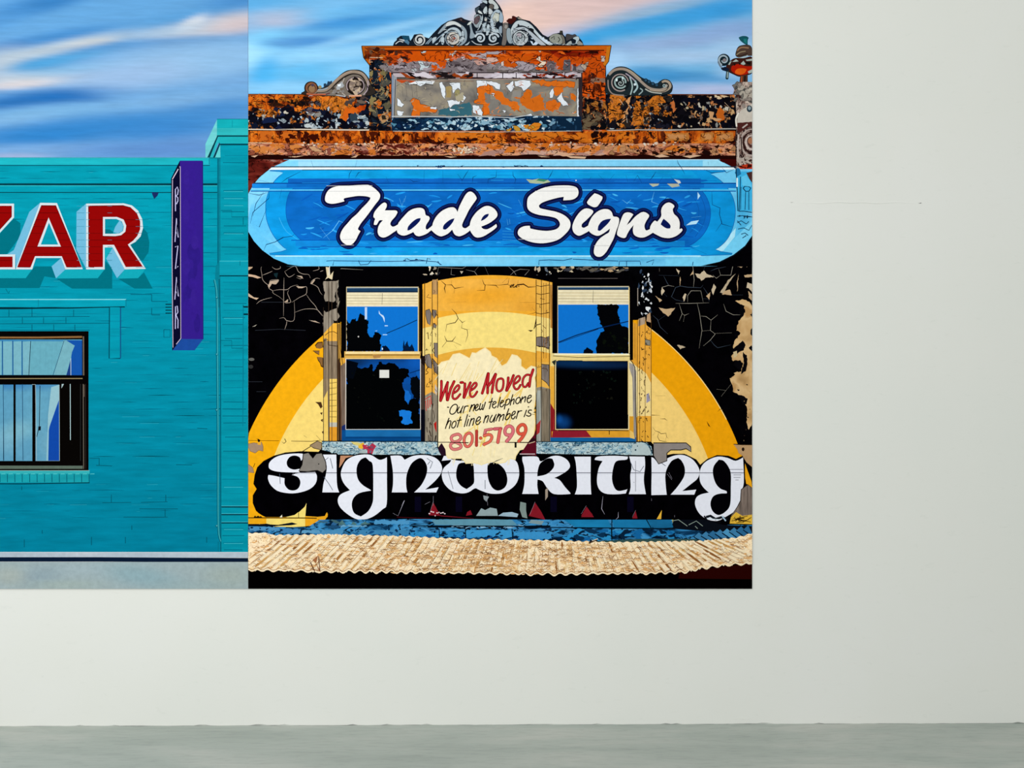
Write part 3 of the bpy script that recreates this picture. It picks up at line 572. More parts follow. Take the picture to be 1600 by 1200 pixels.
# ---- raised central block
blk = Part(B, 'painted_parapet_block', parent=par)
blk.poly('565,72 955,71 951,96 946,103 947,204 577,204 577,102 568,90', mat='rusttop')
blk.poly('577,94 606,90 612,204 577,204', mat='grime'); blk.poly('909,100 947,96 947,203 909,203', mat='grimer')
rnd = random.Random(9)
blobs(blk, (580, 96, 608, 196), ['0d1420', '101c2c', '14202c', '0b0c14'], 34, (3, 7), (5, 12)); blobs(blk, (580, 98, 606, 180), ['7a6f48', '8a7c50', '5a5440', 'a08a68', '4a4a44'], 20, (1.5, 4), (3, 9)); blobs(blk, (582, 150, 606, 190), ['b4885c', 'c8641e', '2a241c'], 10, (3, 6), (3, 6), edge='0c0a0c')
blk.poly('909,90 947,86 946,160 909,150', mat='rusttop'); blobs(blk, (912, 85, 946, 150), ['c4500e', 'b8460e'], 12, (2, 6), (4, 9)); blobs(blk, (912, 95, 946, 165), ['4a1808', '6a2a10', '8a6a58', '3a2420'], 20, (1.6, 4), (3, 8)); blobs(blk, (912, 160, 946, 200), ['6a5a44', '4a4034', '14100e', 'a8682a', '0c0c10'], 30, (3, 6), (3, 8)); blobs(blk, (912, 100, 946, 150), ['5a1a08', '3a1006'], 12, (1.5, 4), (2, 6))
blobs(blk, (575, 78, 940, 92), ['cf4e0c', 'd65a12', 'c84a0c', 'd4560e', 'c94a0e'], 56, (8, 22), (4, 9))
blobs(blk, (596, 100, 920, 112), ['8f898c', '9a8f92', '857c7e', '7c7676', 'a89fa4'], 60, (5, 14), (3, 6)); blobs(blk, (660, 94, 760, 108), ['a8a0aa', 'c4b8ba', '8a8288'], 18, (4, 12), (2, 5), edge='3a2a2a'); blobs(blk, (665, 84, 790, 100), ['a49aa0', 'b8b0b6', 'd8785a', 'c0b4b6'], 20, (5, 14), (1.5, 4), edge='5a3020')
PB, QB = (560, 60, 8.0), (760, 60, 8.0)
def flake(part, s_, c, T, edge=None, amp=1.1, mat='paint'):
    q_ = rag(pts(s_, T), amp, 1.8)
    if edge: part.outline(q_, edge, .55, smooth=False)
    part.poly(q_, c, mat)
for s_, c, T in [('400,380 480,300 600,310 700,290 900,300 920,420 600,435 400,430', '8c8084', PB), ('980,400 1090,330 1250,250 1400,240 1600,300 1600,430 980,435', '7f7478', PB), ('0,380 300,400 340,380 480,400 1200,400 1200,425 0,425', '6c6462', QB), ('620,240 720,160 900,150 1160,170 1110,260 1080,360 1000,400 920,410 910,300 860,290 760,270 680,290', 'd2540c', PB), ('300,220 460,200 500,250 480,340 380,330 320,300', 'b84410', PB),
    ('780,150 860,110 1380,150 1400,210 1200,230 1000,220 780,190', '741408', QB), ('780,240 900,230 960,240 1100,240 1440,230 1480,420 1440,500 1300,420 1240,420 1170,320 1060,300 1060,390 960,400 860,380 870,300', 'ca4e0e', QB), ('0,200 240,190 480,210 600,230 560,300 480,290 360,290 400,340 340,370 200,340 160,300 0,260', 'ce560e', QB)]: flake(blk, s_, c, T)
for s_, c, T in [('740,290 800,290 830,350 900,340 860,380 820,400 770,400 780,350', 'c8d6dc', PB), ('650,395 720,370 740,400 700,425', 'b4b8bc', PB), ('1170,230 1160,200 1220,150 1260,145 1190,210', 'd8ccc0', PB), ('1370,200 1450,190 1600,180 1600,240 1420,230', 'b8aaae', PB), ('1280,230 1340,230 1330,270 1290,260', 'c4b8bc', PB), ('480,270 540,240 570,280 520,310', 'c89c90', PB), ('1080,260 1140,250 1130,290', 'd8c8b4', PB), ('1440,280 1600,270 1600,330 1500,340', 'c89c90', PB), ('570,340 610,340 600,390', 'c4bcc4', PB), ('780,165 850,160 840,180 790,180', 'd0dce0', PB),
    ('0,170 240,160 240,190 100,200 0,195', 'aaa0a8', QB), ('0,240 130,240 160,280 60,300 0,320', 'd8b4a8', QB), ('340,290 460,290 560,330 640,350 520,410 400,400 300,400 440,350', 'a89ca4', QB), ('690,150 720,130 850,120 850,150 740,165', 'e0d8cc', QB), ('620,260 670,220 670,280 740,290 740,330 690,360 640,350 690,300', 'f0dcc4', QB), ('640,110 680,110 690,160 670,180', 'e8c0a8', QB), ('1170,340 1280,290 1240,400', 'b8a898', QB), ('1430,220 1480,220 1480,300 1440,290', 'c8b8b0', QB), ('180,300 220,290 220,340 190,345', 'd8c8c0', QB)]: flake(blk, s_, c, T, '1c1014', .8)
flake(blk, '450,110 640,110 620,180 460,200', 'e0641a', QB); flake(blk, '760,290 840,280 870,330 850,400 760,400', '6c6064', QB); flake(blk, '970,270 1050,260 1050,400 960,400', '5c5a60', QB); flake(blk, '1080,320 1120,320 1120,400 1080,400', '4c4a50', QB)
rnd = random.Random(77); blobs(blk, (870, 75, 935, 88), ['3a0a06', '9a2408', '1c0806', 'a8300c'], 22, (4, 12), (1, 2.4)); blobs(blk, (600, 98, 760, 113), ['5c5256', 'a89ca4', '3a3034', '9a9096'], 34, (2, 7), (1, 2.6)); blobs(blk, (590, 80, 640, 100), ['2a1410', '5c2410', '8a5a3c', '3a2a24'], 22, (2, 6), (1.4, 4)); blobs(blk, (680, 80, 900, 104), ['8a2c0c', '7a2408', 'e0641a'], 30, (2, 8), (1, 2.4))
blk.poly('565,72 955,71 953,79 566,79', 'cf6012'); blk.poly('565,73.6 900,73 900,74 565,74.8', '6a2408'); blk.rect(576, 78, 944, 79.6, '4a1408'); blk.line('565,72 955,71', '2c1006', 1)
blk.poly('565,72 568,90 577,102 580,96 574,90 570,74', 'b85a14'); blk.poly('955,71 951,96 946,104 942,100 946,92 948,74', 'd07a1c'); blk.poly('565,74 573,74 577,90 580,101 577,102 568,90', 'b4580f'); blk.line('565,72 568,90 578,103', '180a06', 1); blk.line('955,71 951,96 946,103 946.5,147', '180a06', 1)
blobs(blk, (573, 76, 600, 90), ['3a1608', '7a3210', 'c06018', '4a1c0a', '6a4a34'], 26, (3, 9), (1.5, 4)); blk.line('598,90 578,90 577,97 582,97', 'c8a88a', 1.5)
# framed panel
pan = Part(B, 'painted_wall_panel', parent=par, label='grey framed panel with flaking orange and white paint')
pan.rect(611, 113, 910, 188, '2c2428'); pan.poly('614,122 904,123 904,184 614,184', mat='grey')
pan.rect(614, 114.5, 908, 120.5, 'b5a9ae'); rnd = random.Random(15)
blobs(pan, (616, 115, 735, 121), ['1a1416', '8a3a14', '6a5a5a', 'c8c0c8'], 26, (5, 14), (1, 3)); blobs(pan, (735, 115.5, 900, 120), ['c4bcc6', 'b8aeb8', 'cfc8d0'], 14, (8, 20), (2, 3)); blobs(pan, (820, 116, 905, 122), ['5a1408', '8a2c10', '1c1012'], 16, (3, 9), (1, 2))
for x in (745, 785, 806, 838, 866, 882): pan.rect(x, 114, x+1.2, 122, '1a1214')
pan.line('614,123.4 904,122.6', '1c1012', 1.4); pan.line('700,123.8 900,123.4', 'a88c84', .8)
pan.poly('616,124 640,125 655,128 648,131 636,127 628,130 620,126', 'b84412'); pan.poly('638,131 652,126 668,125 680,126 676,132 664,130 656,132 646,131 640,133', 'dde2e6'); pan.line('638,132 646,132 656,133 664,131 677,133', '202024', 1)
pan.poly('620,121 616,184 612,184 612,116', '8e9298'); pan.line('614,118 613,186', '5878a0', 1); pan.line('618,124 616,184', '1c1c22', 1)
flake(pan, '1220,830 1400,800 1430,960 1240,975 1000,955 1000,900 1130,870', '33616f', PB, None, 2); flake(pan, '1090,600 1170,610 1150,740 1100,740', '9a8658', PB); flake(pan, '1190,640 1260,640 1270,730 1220,750', '90885c', PB)
for s_ in ['0,600 60,590 110,640 200,680 250,740 400,810 420,900 350,910 300,860 140,800 90,720 60,690 0,720', '330,740 460,720 490,640 560,640 570,750 680,700 720,800 740,900 600,920 560,900 440,830 420,760', '750,800 840,760 930,820 920,870 830,920 740,890', '850,600 960,590 960,660 880,720 840,680', '560,520 980,540 1100,540 1100,620 1000,600 700,590 640,560', '100,900 200,880 220,960 90,970', '1050,700 1120,700 1120,780 1050,760', '-40,560 60,600 0,960 -60,960 -40,820 -120,800']:
    flake(pan, s_, rnd.choice(['cc641a', 'c96418', 'd0681c']), QB, '6a3414' if rnd.random() < .5 else None, 1.8)
for s_ in ['640,780 700,750 760,770 770,820 860,840 990,890 960,930 870,920 770,920 765,970 690,985 660,970 690,850 660,800', '1480,620 1560,580 1640,590 1640,950 1560,960 1560,830 1450,810 1440,780 1500,760']: flake(pan, s_, 'd0661a', PB, '2a140c', .8)
flake(pan, '1580,680 1640,700 1660,800 1600,820 1580,760', '77716c', PB); flake(pan, '60,760 140,760 240,880 240,960 60,960 20,860', '7a7670', QB); flake(pan, '330,660 430,660 440,730 330,740', '8a8680', QB); flake(pan, '190,580 240,560 240,640 190,640', '8c8478', QB)
for T, L_ in ((PB, ['720,530 900,530 920,560 850,550 780,600 740,580', '1010,560 1050,550 1085,620 1080,750 1050,720', '1140,560 1270,560 1280,640 1240,620 1180,690 1170,600', '1110,780 1180,770 1280,760 1260,820 1190,830 1140,870 1130,820', '1290,690 1340,740 1310,800 1280,780', '490,740 530,790 570,830 540,860 490,840', '900,860 980,855 970,885 900,880', '480,900 570,920 540,970 490,960', '1430,840 1500,840 1550,920 1550,970 1440,930', '1480,680 1500,690 1490,720', '1480,530 1600,530 1600,590 1520,590 1480,620', '1140,880 1210,885 1200,905 1150,905']),
              (QB, ['0,535 90,540 170,570 170,640 130,630 80,590 0,570', '250,600 330,530 350,620 300,670', '350,540 450,520 550,530 550,600 460,660 440,610 370,600', '790,680 830,620 850,680 830,740 800,750', '880,760 940,680 960,760 1020,810 1020,840 960,840', '430,980 560,940 580,970 500,1000', '1140,620 1150,625 1152,980 1130,980', '60,680 95,690 90,730', '1060,920 1100,935 1090,945', '200,895 240,900 220,930', '290,990 410,975 410,1000 300,1005'])):
    for s_ in L_: flake(pan, s_, 'd8dfe6', T, '12141c', .8)
blobs(pan, (680, 134, 735, 180), ['8d8676', 'a09880'], 3, (3, 6), (4, 6)); pan.line('640,126 740,127', '7a5a4a', .8)
for x in (628, 634, 643, 650): pan.line([(x, 132), (x+2, 152)], '4a4642', 1.4, taper=True)
led = Part(B, 'painted_flaked_ledge', parent=par)
led.poly('612,184 700,183 832,181 908,182 910,205 612,204', mat='navy'); led.poly('830,184 908,182 910,204 840,204', '0c2238', 'paint')
rnd = random.Random(19)
blobs(led, (615, 187, 860, 202), ['a8c4d0', '7ea4b8', 'c4d4da', '4a7c94', '90b4c4'], 80, (1.6, 6), (1, 3.2), edge='061220'); blobs(led, (855, 187, 905, 202), ['2a5070', '6a8ea4', '18344e'], 20, (1, 4), (1, 3)); blobs(led, (795, 194, 850, 203), ['c8761e', 'b8862e'], 9, (3, 7), (1.5, 4), edge='140c08'); blobs(led, (618, 190, 660, 203), ['081830', '0c2444'], 10, (3, 9), (2, 4))
led.line('612,182 660,182 700,183 740,182 800,184 826,180', 'b8c0c4', 1.2); led.line('614,205 760,206.5 908,204.6', 'b0aca4', .9)

def scribble(part, box_, cols, n, d, w_):
    """small broken brush lines"""
    x0, y0, x1, y1 = box_
    for _ in range(n):
        x, y = rnd.uniform(x0, x1), rnd.uniform(y0, y1); a = rnd.uniform(0, 6.28); q = [(x, y)]
        for _ in range(4): a += rnd.uniform(-1.1, 1.1); x = min(max(x+d*math.cos(a), x0-1), x1+1); y = min(max(y+d*.7*math.sin(a), y0), y1); q.append((x, y))
        part.line(q, rnd.choice(cols), rnd.uniform(*w_), smooth=True, taper=True)
rnd = random.Random(123)
scribble(blk, (575, 81, 940, 96), ['4a1408', '6e2008', '2a0c08', '8a2c0c'], 90, 3.4, (.6, 1.6)); scribble(blk, (600, 96, 912, 113), ['2c2428', '4a4044', 'a89ea4', '5c5256'], 130, 2.6, (.5, 1.3)); scribble(blk, (911, 82, 945, 200), ['2a0e08', '5a1c08', '14100e', '3a2018'], 80, 2.6, (.7, 1.7)); scribble(blk, (579, 96, 609, 198), ['0a0c14', '9a8a60', '14243a', '7a6c50'], 60, 2.2, (.7, 1.5))
scribble(pan, (620, 126, 730, 180), ['5a5650', '6a645c', 'a89c80', '4c4a4c'], 50, 2.6, (.5, 1.1)); scribble(pan, (740, 128, 900, 180), ['8a4414', 'a8541a', '5c564e', 'd87a34'], 70, 2.4, (.5, 1.3))
scribble(par, (390, 152, 500, 176), ['2a120a', '4a2010', '120c0c'], 50, 3, (.8, 1.8)); scribble(par, (950, 152, 1050, 198), ['0c0a0e', '3a2010', '120e12'], 70, 3, (.8, 2)); scribble(cor, (390, 207, 1146, 221), ['3a1208', '5c1e0a', '240a06'], 120, 2.6, (.6, 1.6)); scribble(cor, (390, 227, 1146, 241), ['2c0c08', '5a2418', '1c0806'], 110, 2.4, (.5, 1.2))
# ---- scrolls and crest
def shape(part, s_, fill, edge='0c1014', r=.8, smooth=True, T=None, mat='flat'):
    q_ = pts(s_, T); q_ = spline(q_, True, 4, 179) if smooth else q_; part.line(q_, edge, 2*r, closed=True, caps='all'); part.poly(q_, fill, mat)
crest = Part(B, 'painted_crest', label='pale grey scrollwork crest with a tall leafy middle')
CT = (620, 0, 10.0); CU = (760, 0, 10.0)
G1, G2, G3, DKC = 'a9b8c0', '8796a0', 'c2c8c8', '0e1822'
crest.poly('0,720 0,600 60,560 100,555 190,560 210,640 240,600 270,540 360,530 440,580 500,600 560,530 700,390 800,330 900,300 960,280 1010,270 1060,300 1160,330 1200,380 1240,230 1220,130 1300,80 1370,10 1500,-40 1600,80 1650,170 1660,400 1700,370 1760,360 1720,330 1750,290 1800,290 1820,245 1870,270 1900,255 1960,300 2080,330 2180,420 2280,540 2360,580 2460,530 2550,510 2560,480 2590,480 2600,540 2640,580 2660,540 2740,550 2770,535 2850,590 2900,650 2920,720', '141c26', T=CT)
crest.poly('0,650 40,610 120,620 160,680 110,700 60,660 10,690', 'b8c0c4', T=CT); crest.poly('70,560 110,560 190,560 200,620 150,650 100,610', '17455c', T=CT); crest.poly('110,640 160,620 200,660 180,710 130,700', '4a7088', T=CT)
def dk(s_, c, T=CT, sm=True): shape(crest, s_, c, '0a1018', .5, sm, T)
for cx, cy, r, sgn in ((655.5, 62.5, 7.5, 1),):
    crest.disc(cx, cy, 9, 'b8bcbc', n=20); crest.spiral(cx, cy, 9.4, 3, 1.4, -60, '0c141c', 1.2, 2.6, ccw=-1)
crest.spiral(708, 60, 20, 19, .0, 0, G1, 1)
# left big scroll
dk('640,690 700,560 770,480 860,430 940,440 1000,500 1020,580 980,680 930,710 990,600 960,520 900,470 820,480 740,540 690,640 600,690', G1); dk('640,530 700,440 800,340 900,330 1000,380 1080,460 1100,560 1080,650 1010,710 960,720 1040,640 1060,560 1010,450 900,380 780,420 700,500', G2)
dk('800,345 900,335 1000,390 1000,430 900,385 790,410 760,400', G3); crest.disc(708.5, 60.5, 10.6, '10161c', n=24); crest.disc(708, 60, 9.8, 'bcb8b0', n=24); crest.disc(708, 60, 6.6, '141418', n=20); crest.disc(708.4, 60.4, 5.6, 'ae9c96', n=18); crest.spiral(708.4, 60.4, 5, .6, 1.6, 30, '16100f', 1.2); crest.disc(709.5, 60, 1, 'c8503a')
crest.spiral(708, 60, 12.5, 10.5, .7, 90, G2, 1.4); 
for s_ in ['1140,650 1110,700 1060,705 1100,680', '700,580 740,590 740,670 710,700 690,640', '560,600 620,580 600,630 560,680', '1015,500 1040,480 1050,560 1030,640 1005,660 1020,580']: dk(s_, G1)
for s_ in ['450,690 540,590 560,600 480,690', '560,680 640,600 720,530 800,500']: crest.line(s_, '8aa0b0', 1.2, T=CT)
crest.poly('900,300 960,285 1010,272 1040,320 1100,330 1060,360 980,330', '241e22', T=CT); crest.poly('980,300 1020,300 1010,330', '5a4a48', T=CT)
# middle leaf
for s_, c in [('1130,360 1160,340 1170,420 1200,520 1240,560 1180,600 1140,590 1150,480', G2), ('1220,240 1290,230 1330,290 1300,420 1240,430 1200,380 1210,330', '8c989e'), ('1225,280 1290,250 1290,320 1240,380 1210,350', '5a4a4e'), ('1340,230 1340,320 1290,440 1260,470 1310,330', G1), ('1270,160 1310,180 1340,220 1280,200', 'c8d0d0'), ('1240,130 1290,110 1260,180 1240,200 1225,160', '3a4650'),
              ('1310,60 1370,60 1380,110 1330,130 1310,100', '2a2e38'), ('1330,20 1400,10 1420,60 1380,50', G1), ('1400,100 1415,200 1370,220 1350,160', 'b0bcc0'), ('1430,20 1480,-10 1560,60 1590,130 1520,140 1520,80 1460,60', 'b4bcbc'), ('1460,70 1500,70 1510,120 1480,150 1440,110', '5a5450'), ('1440,130 1500,180 1480,230 1440,260', 'b4bcc0'),
              ('1580,150 1530,170 1480,230 1460,330 1480,450 1520,500 1560,480 1520,400 1510,280 1560,210 1640,200', 'a4b4c0'), ('1540,200 1600,230 1590,330 1520,330 1500,280', 'b8bcb0'), ('1620,180 1660,260 1650,350 1600,330', '90a4b4'), ('1380,270 1410,290 1400,330 1370,320', 'b8b8b4'), ('1340,380 1400,360 1380,420 1400,470 1360,500 1340,440', G1), ('1420,380 1460,420 1440,520 1400,560 1400,470', G1), ('1230,490 1290,480 1340,450 1330,510 1280,530 1250,540', '7a8894'),
              ('1480,480 1560,450 1610,500 1640,580 1600,520 1540,510', G1), ('1600,430 1640,410 1640,520 1600,500', '8a9aa8'), ('1660,380 1730,370 1740,460 1700,700 1640,700 1660,560', '6a6460'), ('1690,390 1730,400 1720,450 1680,440', '8c8884'), ('1180,330 1130,350 1100,390 1150,380', 'c0c8c4')]: dk(s_, c)
crest.line('1425,-20 1420,110 1425,250', '0a0e14', 2, T=CT); crest.line('1350,240 1420,190 1400,260', '0a0e14', 1.2, T=CT)
for cx, ccw, a0 in ((750.5, 1, 200), (771, -1, -20)):
    crest.disc(cx, 60, 9.5, '0c141c', n=20); crest.spiral(cx, 60, 8.2, 2.2, 1.3, a0, 'b2bec6', 3, 2, ccw=ccw); crest.disc(cx, 60, 2.2, 'a8b4bc')
crest.line('1170,640 1240,690 1330,700', 'b0b8bc', 1.2, T=CT, smooth=True); crest.line('1430,690 1500,700 1590,670', 'b0b8bc', 1.2, T=CT, smooth=True)
# right big scroll
def dr(s_, c): shape(crest, s_, c, '0a1018', .5, True, CU)
crest.poly('310,330 350,290 400,290 400,250 450,260 470,300 440,340 390,380 350,370', '3e1410', T=CU); crest.poly('480,270 540,280 560,310 500,300', '8a8478', T=CU)
dr('400,420 460,340 540,320 620,340 700,390 760,460 850,560 960,640 1040,690 960,700 840,610 740,500 660,440 560,400 470,420 410,520 400,600 370,520', 'b4bfc4'); dr('420,470 500,430 600,430 700,500 780,570 860,640 930,710 860,710 760,640 680,540 600,470 500,470 440,540 430,600', 'a9b2ba')
dr('320,460 370,450 390,560 420,660 360,680 320,600', '8a98a0'); dr('400,630 450,640 470,700 420,690', G2)
crest.disc(813.5, 60, 12.8, '0e151c', n=26); crest.disc(813.5, 60, 11.8, 'b0b8bc', n=26); crest.disc(812, 59.5, 8.6, '12181e', n=22); crest.disc(811.6, 59.8, 7.8, '9aa4a8', n=20); crest.spiral(812.5, 58, 6, 1, 1.3, 90, '141a20', 1.2); crest.disc(811, 55, 4, 'a49ca4', ry=3); crest.line('813,47 824,55 825,64 818,71', '0e151c', 1, smooth=True)
for s_ in ['680,640 720,650 730,690 770,650 810,680 780,705 720,705', '820,550 850,560 850,610 900,580 900,630 950,620 950,660 1000,650 960,690 880,640 830,590', '690,590 730,600 720,620']: crest.poly(s_, 'c4d4e4', T=CU)
for s_ in ['480,400 500,370 520,400 500,410', '650,440 700,440 740,460 740,510 690,490', '640,420 660,410 670,440']: crest.poly(s_, '14181c', T=CU)
dr('980,610 1010,560 1080,530 1160,550 1200,620 1180,680 1100,690 1020,660', '8a8e84'); dr('1160,540 1210,580 1230,680 1190,700 1190,620', '6a665c'); crest.poly('1140,520 1150,480 1190,480 1180,530', '3a3832', T=CU); crest.line('1010,600 1060,570 1060,620', '1a1c18', 1.2, T=CU); crest.line('1120,580 1150,620 1120,660', '1a1c18', 1.2, T=CU)
dr('1250,540 1340,550 1380,540 1400,570 1300,620 1250,640', '3e3c3e'); dr('1350,600 1420,570 1450,600 1430,660 1390,690 1400,630', 'a8b8bc'); dr('1440,640 1500,680 1500,710 1420,710', '8a8c88'); dr('1260,680 1320,640 1330,700 1260,710', '9aa4a4')
crest.poly('614,71.6 616,66 622,61 630,64 640,71.6', '141c26', smooth=False); crest.line('618,69 624,64.5 630,66', 'c4c8c8', 1.3, smooth=True)
rnd = random.Random(8)
for x0, x1, y0, y1, n_ in ((684, 730, 38, 68, 40), (742, 782, 10, 58, 70), (796, 832, 36, 68, 34), (858, 908, 60, 70, 18)):
    scribble(crest, (x0+6, y0+8, x1-6, y1), ['10161c', '1c2630', 'c8d0d4', '76848e'], n_, 1.9, (.5, 1.1))
crest.line('620,71.6 912,71.2', '0a0d12', 1)
# side scrolls
scL = Part(B, 'painted_scroll'); LT = (470, 100, 12.3077); rnd = random.Random(33)
shape(scL, '110,590 85,520 80,440 120,370 200,345 280,370 330,440 400,470 480,440 580,400 680,300 800,190 900,135 1020,120 1140,130 1230,190 1310,300 1345,400 1345,600', '2a2420', '14120f', .9, True, LT)
scL.poly('330,540 430,550 520,520 640,430 760,330 860,260 960,210 1060,195 1160,230 1230,320 1260,430 1240,560 1160,610 400,600', '70675e', smooth=True, T=LT)
scL.line('230,550 330,525 430,520 530,470 640,360 740,270 860,190 980,150 1100,160 1190,200 1260,290 1310,410', '8c7c6c', 4.6, smooth=True, T=LT); scL.line('640,360 740,260 860,180 980,140', 'a08a7c', 1.4, smooth=True, T=LT); scL.line('1100,150 1190,190 1270,290', '9a8c82', 1.4, smooth=True, T=LT)
scL.line('300,548 420,548 520,520 640,420 740,320 840,240 940,205 1040,195 1140,220 1220,310 1270,430 1250,560', '14100e', 1, smooth=True, T=LT); scL.line('330,495 430,490 520,455', '8a949c', 2, smooth=True, T=LT)
scL.disc(486.5, 137.5, 9.6, '1e1612', n=24); scL.disc(486.5, 137.5, 9, '7a4e34', n=24); scL.disc(487, 138, 6.2, '14100e', n=20); scL.disc(487.3, 138.6, 5.2, '8a6a4a', n=18, ry=5.6); scL.disc(488.6, 133, 2.4, '4a3a48')
scL.line('110,570 200,590 480,585', 'a8583c', 2.4, T=LT); scL.line('480,585 560,560', '5a2a30', 1.6, T=LT)
scL.poly('440,440 440,380 480,370 500,400 520,330 560,340 600,320 600,370 560,400 490,430', '24394e', T=LT); scL.disc(500, 136, 2.6, '8a7c58')
scL.disc(555.5, 134, 15.5, '17130f', n=26, ry=14.5); scL.spiral(555.5, 134, 14, 13, .8, 150, '9c8c90', 1.8, 1.4, sy=.94); scL.disc(554.5, 134, 11.6, '211814', n=22); scL.disc(555, 134.5, 9.6, '8a7868', n=20)
blobs(scL, (548, 122, 565, 146), ['a8988a', 'b8a48c', '17120f', '1e1814', '7a6a60', 'c0a890'], 34, (1.2, 4), (1, 3.4)); scL.line('538,122 532,140 540,150', 'a8a098', 1.4, smooth=True); scL.line('575,126 574,140 568,148', 'a09098', 1.6, smooth=True); scL.line('570,128 578,142', '120e0c', 1)
scL.poly('525,136 534,127 538,134 528,146', 'a0a4a8'); blobs(scL, (515, 138, 538, 147), ['7a7470', '6a5e50', '3a322c', '8c8a84'], 12, (2, 4), (1.4, 3)); scL.poly('527,132 533,131 532,135 528,135', 'e0e8ee'); scL.line('545,150 565,149.5', 'd0987a', 2.4); scL.line('525,148.5 540,151', 'a8a8ac', 1.6)
scR = Part(B, 'painted_scroll'); RT = (940, 90, 13.3333)
shape(scR, '100,740 90,560 110,400 180,300 280,220 400,195 520,215 640,280 740,360 860,440 940,460 1000,490 1050,530 1150,550 1220,500 1300,460 1400,480 1460,560 1470,640 1430,730 1300,770 800,790 400,770', '1c262a', '0c1214', .8, True, RT)
scR.line('150,360 250,270 380,235 500,250 600,310 700,390 800,480 900,570 1000,640 1120,670 1250,670 1330,620 1360,560', '94867a', 4.0, smooth=True, T=RT); scR.line('520,240 620,290 720,370 820,460', 'a89a84', 1.6, smooth=True, T=RT)
scR.line('1000,690 1150,700 1280,700 1380,660 1430,600 1400,520 1320,490 1260,520', 'a0907e', 3.8, smooth=True, T=RT); scR.line('900,620 1000,690 1200,720 1330,690 1390,620 1370,540 1310,520 1250,560 1240,600', '0e1416', 1, smooth=True, T=RT); scR.spiral(1038, 133.5, 3.2, .8, 1, 0, '8aa0a4', 1.4)
scR.line('540,340 640,420 740,520 840,620 940,680', '14181a', 1.2, smooth=True, T=RT); scR.line('500,330 600,400 690,480', 'a497a6', 1.8, smooth=True, T=RT)
scR.disc(969, 129, 14.6, '141a1c', n=26); scR.spiral(969, 129, 13.4, 12.8, .8, 60, '9a8c88', 2, 1.6); scR.disc(969, 129, 11.4, '141a1c', n=24); scR.spiral(969.5, 128.5, 9.4, 8, .9, 40, '8fa6a4', 2.4, 2.4); scR.disc(969.5, 129, 6.6, '12181a'); scR.spiral(969.5, 130, 5.4, .5, 1.3, -60, 'a0acaa', 1.6, 1.2); scR.disc(963.6, 125, 1.5, 'd8e8e8', ry=2.4); scR.disc(973, 122, 1.6, 'b8d0d4', ry=2.6)
scR.line('950,125 951,138 958,147 975,149', '8a7c74', 1.8, smooth=True); scR.line('984,120 988,135 985,148', '9ab0ae', 2, smooth=True); scR.line('992,126 996,136 990,145', '9ab4b8', 2.6, smooth=True); scR.disc(992, 132, 2, 'c8d8dc'); scR.line('1000,138 1004,142 998,148', '8ca0a0', 1.8, smooth=True); scR.line('1008,139 1018,144 1034,146', 'a8aca4', 1.8, smooth=True)
for x, y in ((1009, 125.5), (1014, 128), (1020, 131), (1026, 133)): scR.disc(x, y, 3.2, '0c1c2a', ry=3); scR.disc(x, y, 2.1, '2a4a60', ry=2)
# urn and carved pier
urn = Part(B, 'painted_urn', label='orange-bellied urn finial on a carved stone pier')
UT = (1115, 50, 12.0)
urn.poly('470,100 540,75 620,80 660,110 640,160 640,240 590,230 520,180 480,130', '15505a', smooth=True, T=UT); urn.poly('560,130 620,120 620,220 570,190', '1c7070', T=UT); urn.line('495,190 485,260', '8ac8e0', 1, T=UT)
shape(urn, '430,360 470,280 560,250 660,250 710,300 720,420 700,440 600,440 480,470 420,440', '4a3830', '14100e', .7, True, UT); urn.line('440,350 520,290 660,300', '8a6a50', 2.2, smooth=True, T=UT); urn.line('430,430 500,380 600,360', '8a7c60', 1.6, smooth=True, T=UT); urn.line('430,440 520,440 640,400', '1a1410', 1, smooth=True, T=UT); urn.line('460,490 560,480 640,440', 'a8b4b0', 1.6, smooth=True, T=UT)
shape(urn, '250,620 300,560 400,500 560,500 725,480 725,740 640,800 560,810 480,830 380,790 300,750 240,700', '3a1a14', '10100f', .8, True, UT)
urn.poly('340,640 460,600 600,640 725,640 725,700 640,780 500,810 400,780 330,720', 'a81c08', smooth=True, T=UT); urn.poly('400,740 450,690 560,680 620,700 580,770 500,800 410,780', 'd65a14', smooth=True, T=UT)
for s_ in ['250,600 300,560 340,540 300,620', '350,560 420,510 470,550 400,560', '500,600 560,540 600,600 560,620', '600,520 725,500 725,540 620,545', '640,740 725,700 725,760 660,780']: urn.poly(s_, 'a4b0a8', T=UT)
for s_ in ['470,570 520,600 480,620', '600,560 700,570 680,620 620,600', '370,580 420,600 390,640']: urn.poly(s_, '12100e', T=UT)
urn.disc(1131, 93.6, 9.6, '0f2028', n=24); urn.spiral(1131, 93.6, 8.4, 3.4, 1.1, 120, '98aab4', 3, 1.6); urn.disc(1132, 94, 2.8, '7c7478'); urn.line('1122,96 1126,104 1133,108', '6c7c8c', 2.6, smooth=True); urn.poly('1126,107 1133,104 1140,108 1136,112 1129,110', '101c30'); urn.line('1137,112 1136,122', '14282e', 4.6, caps=True); urn.line('1137,113 1136.4,121', '8aa0a0', 2, caps=True)
urn.poly('500,820 640,800 640,960 480,970', '4a3024', T=UT); urn.line('590,820 580,950', '101010', 2, T=UT); urn.line('530,830 520,950', '9a4a28', 2, T=UT)
pier = Part(B, 'painted_carved_pier')
pier.poly('1146,146 1148,134 1152,128 1175.2,128 1175.2,290 1151,290 1150,150', mat='pier'); rnd = random.Random(41)
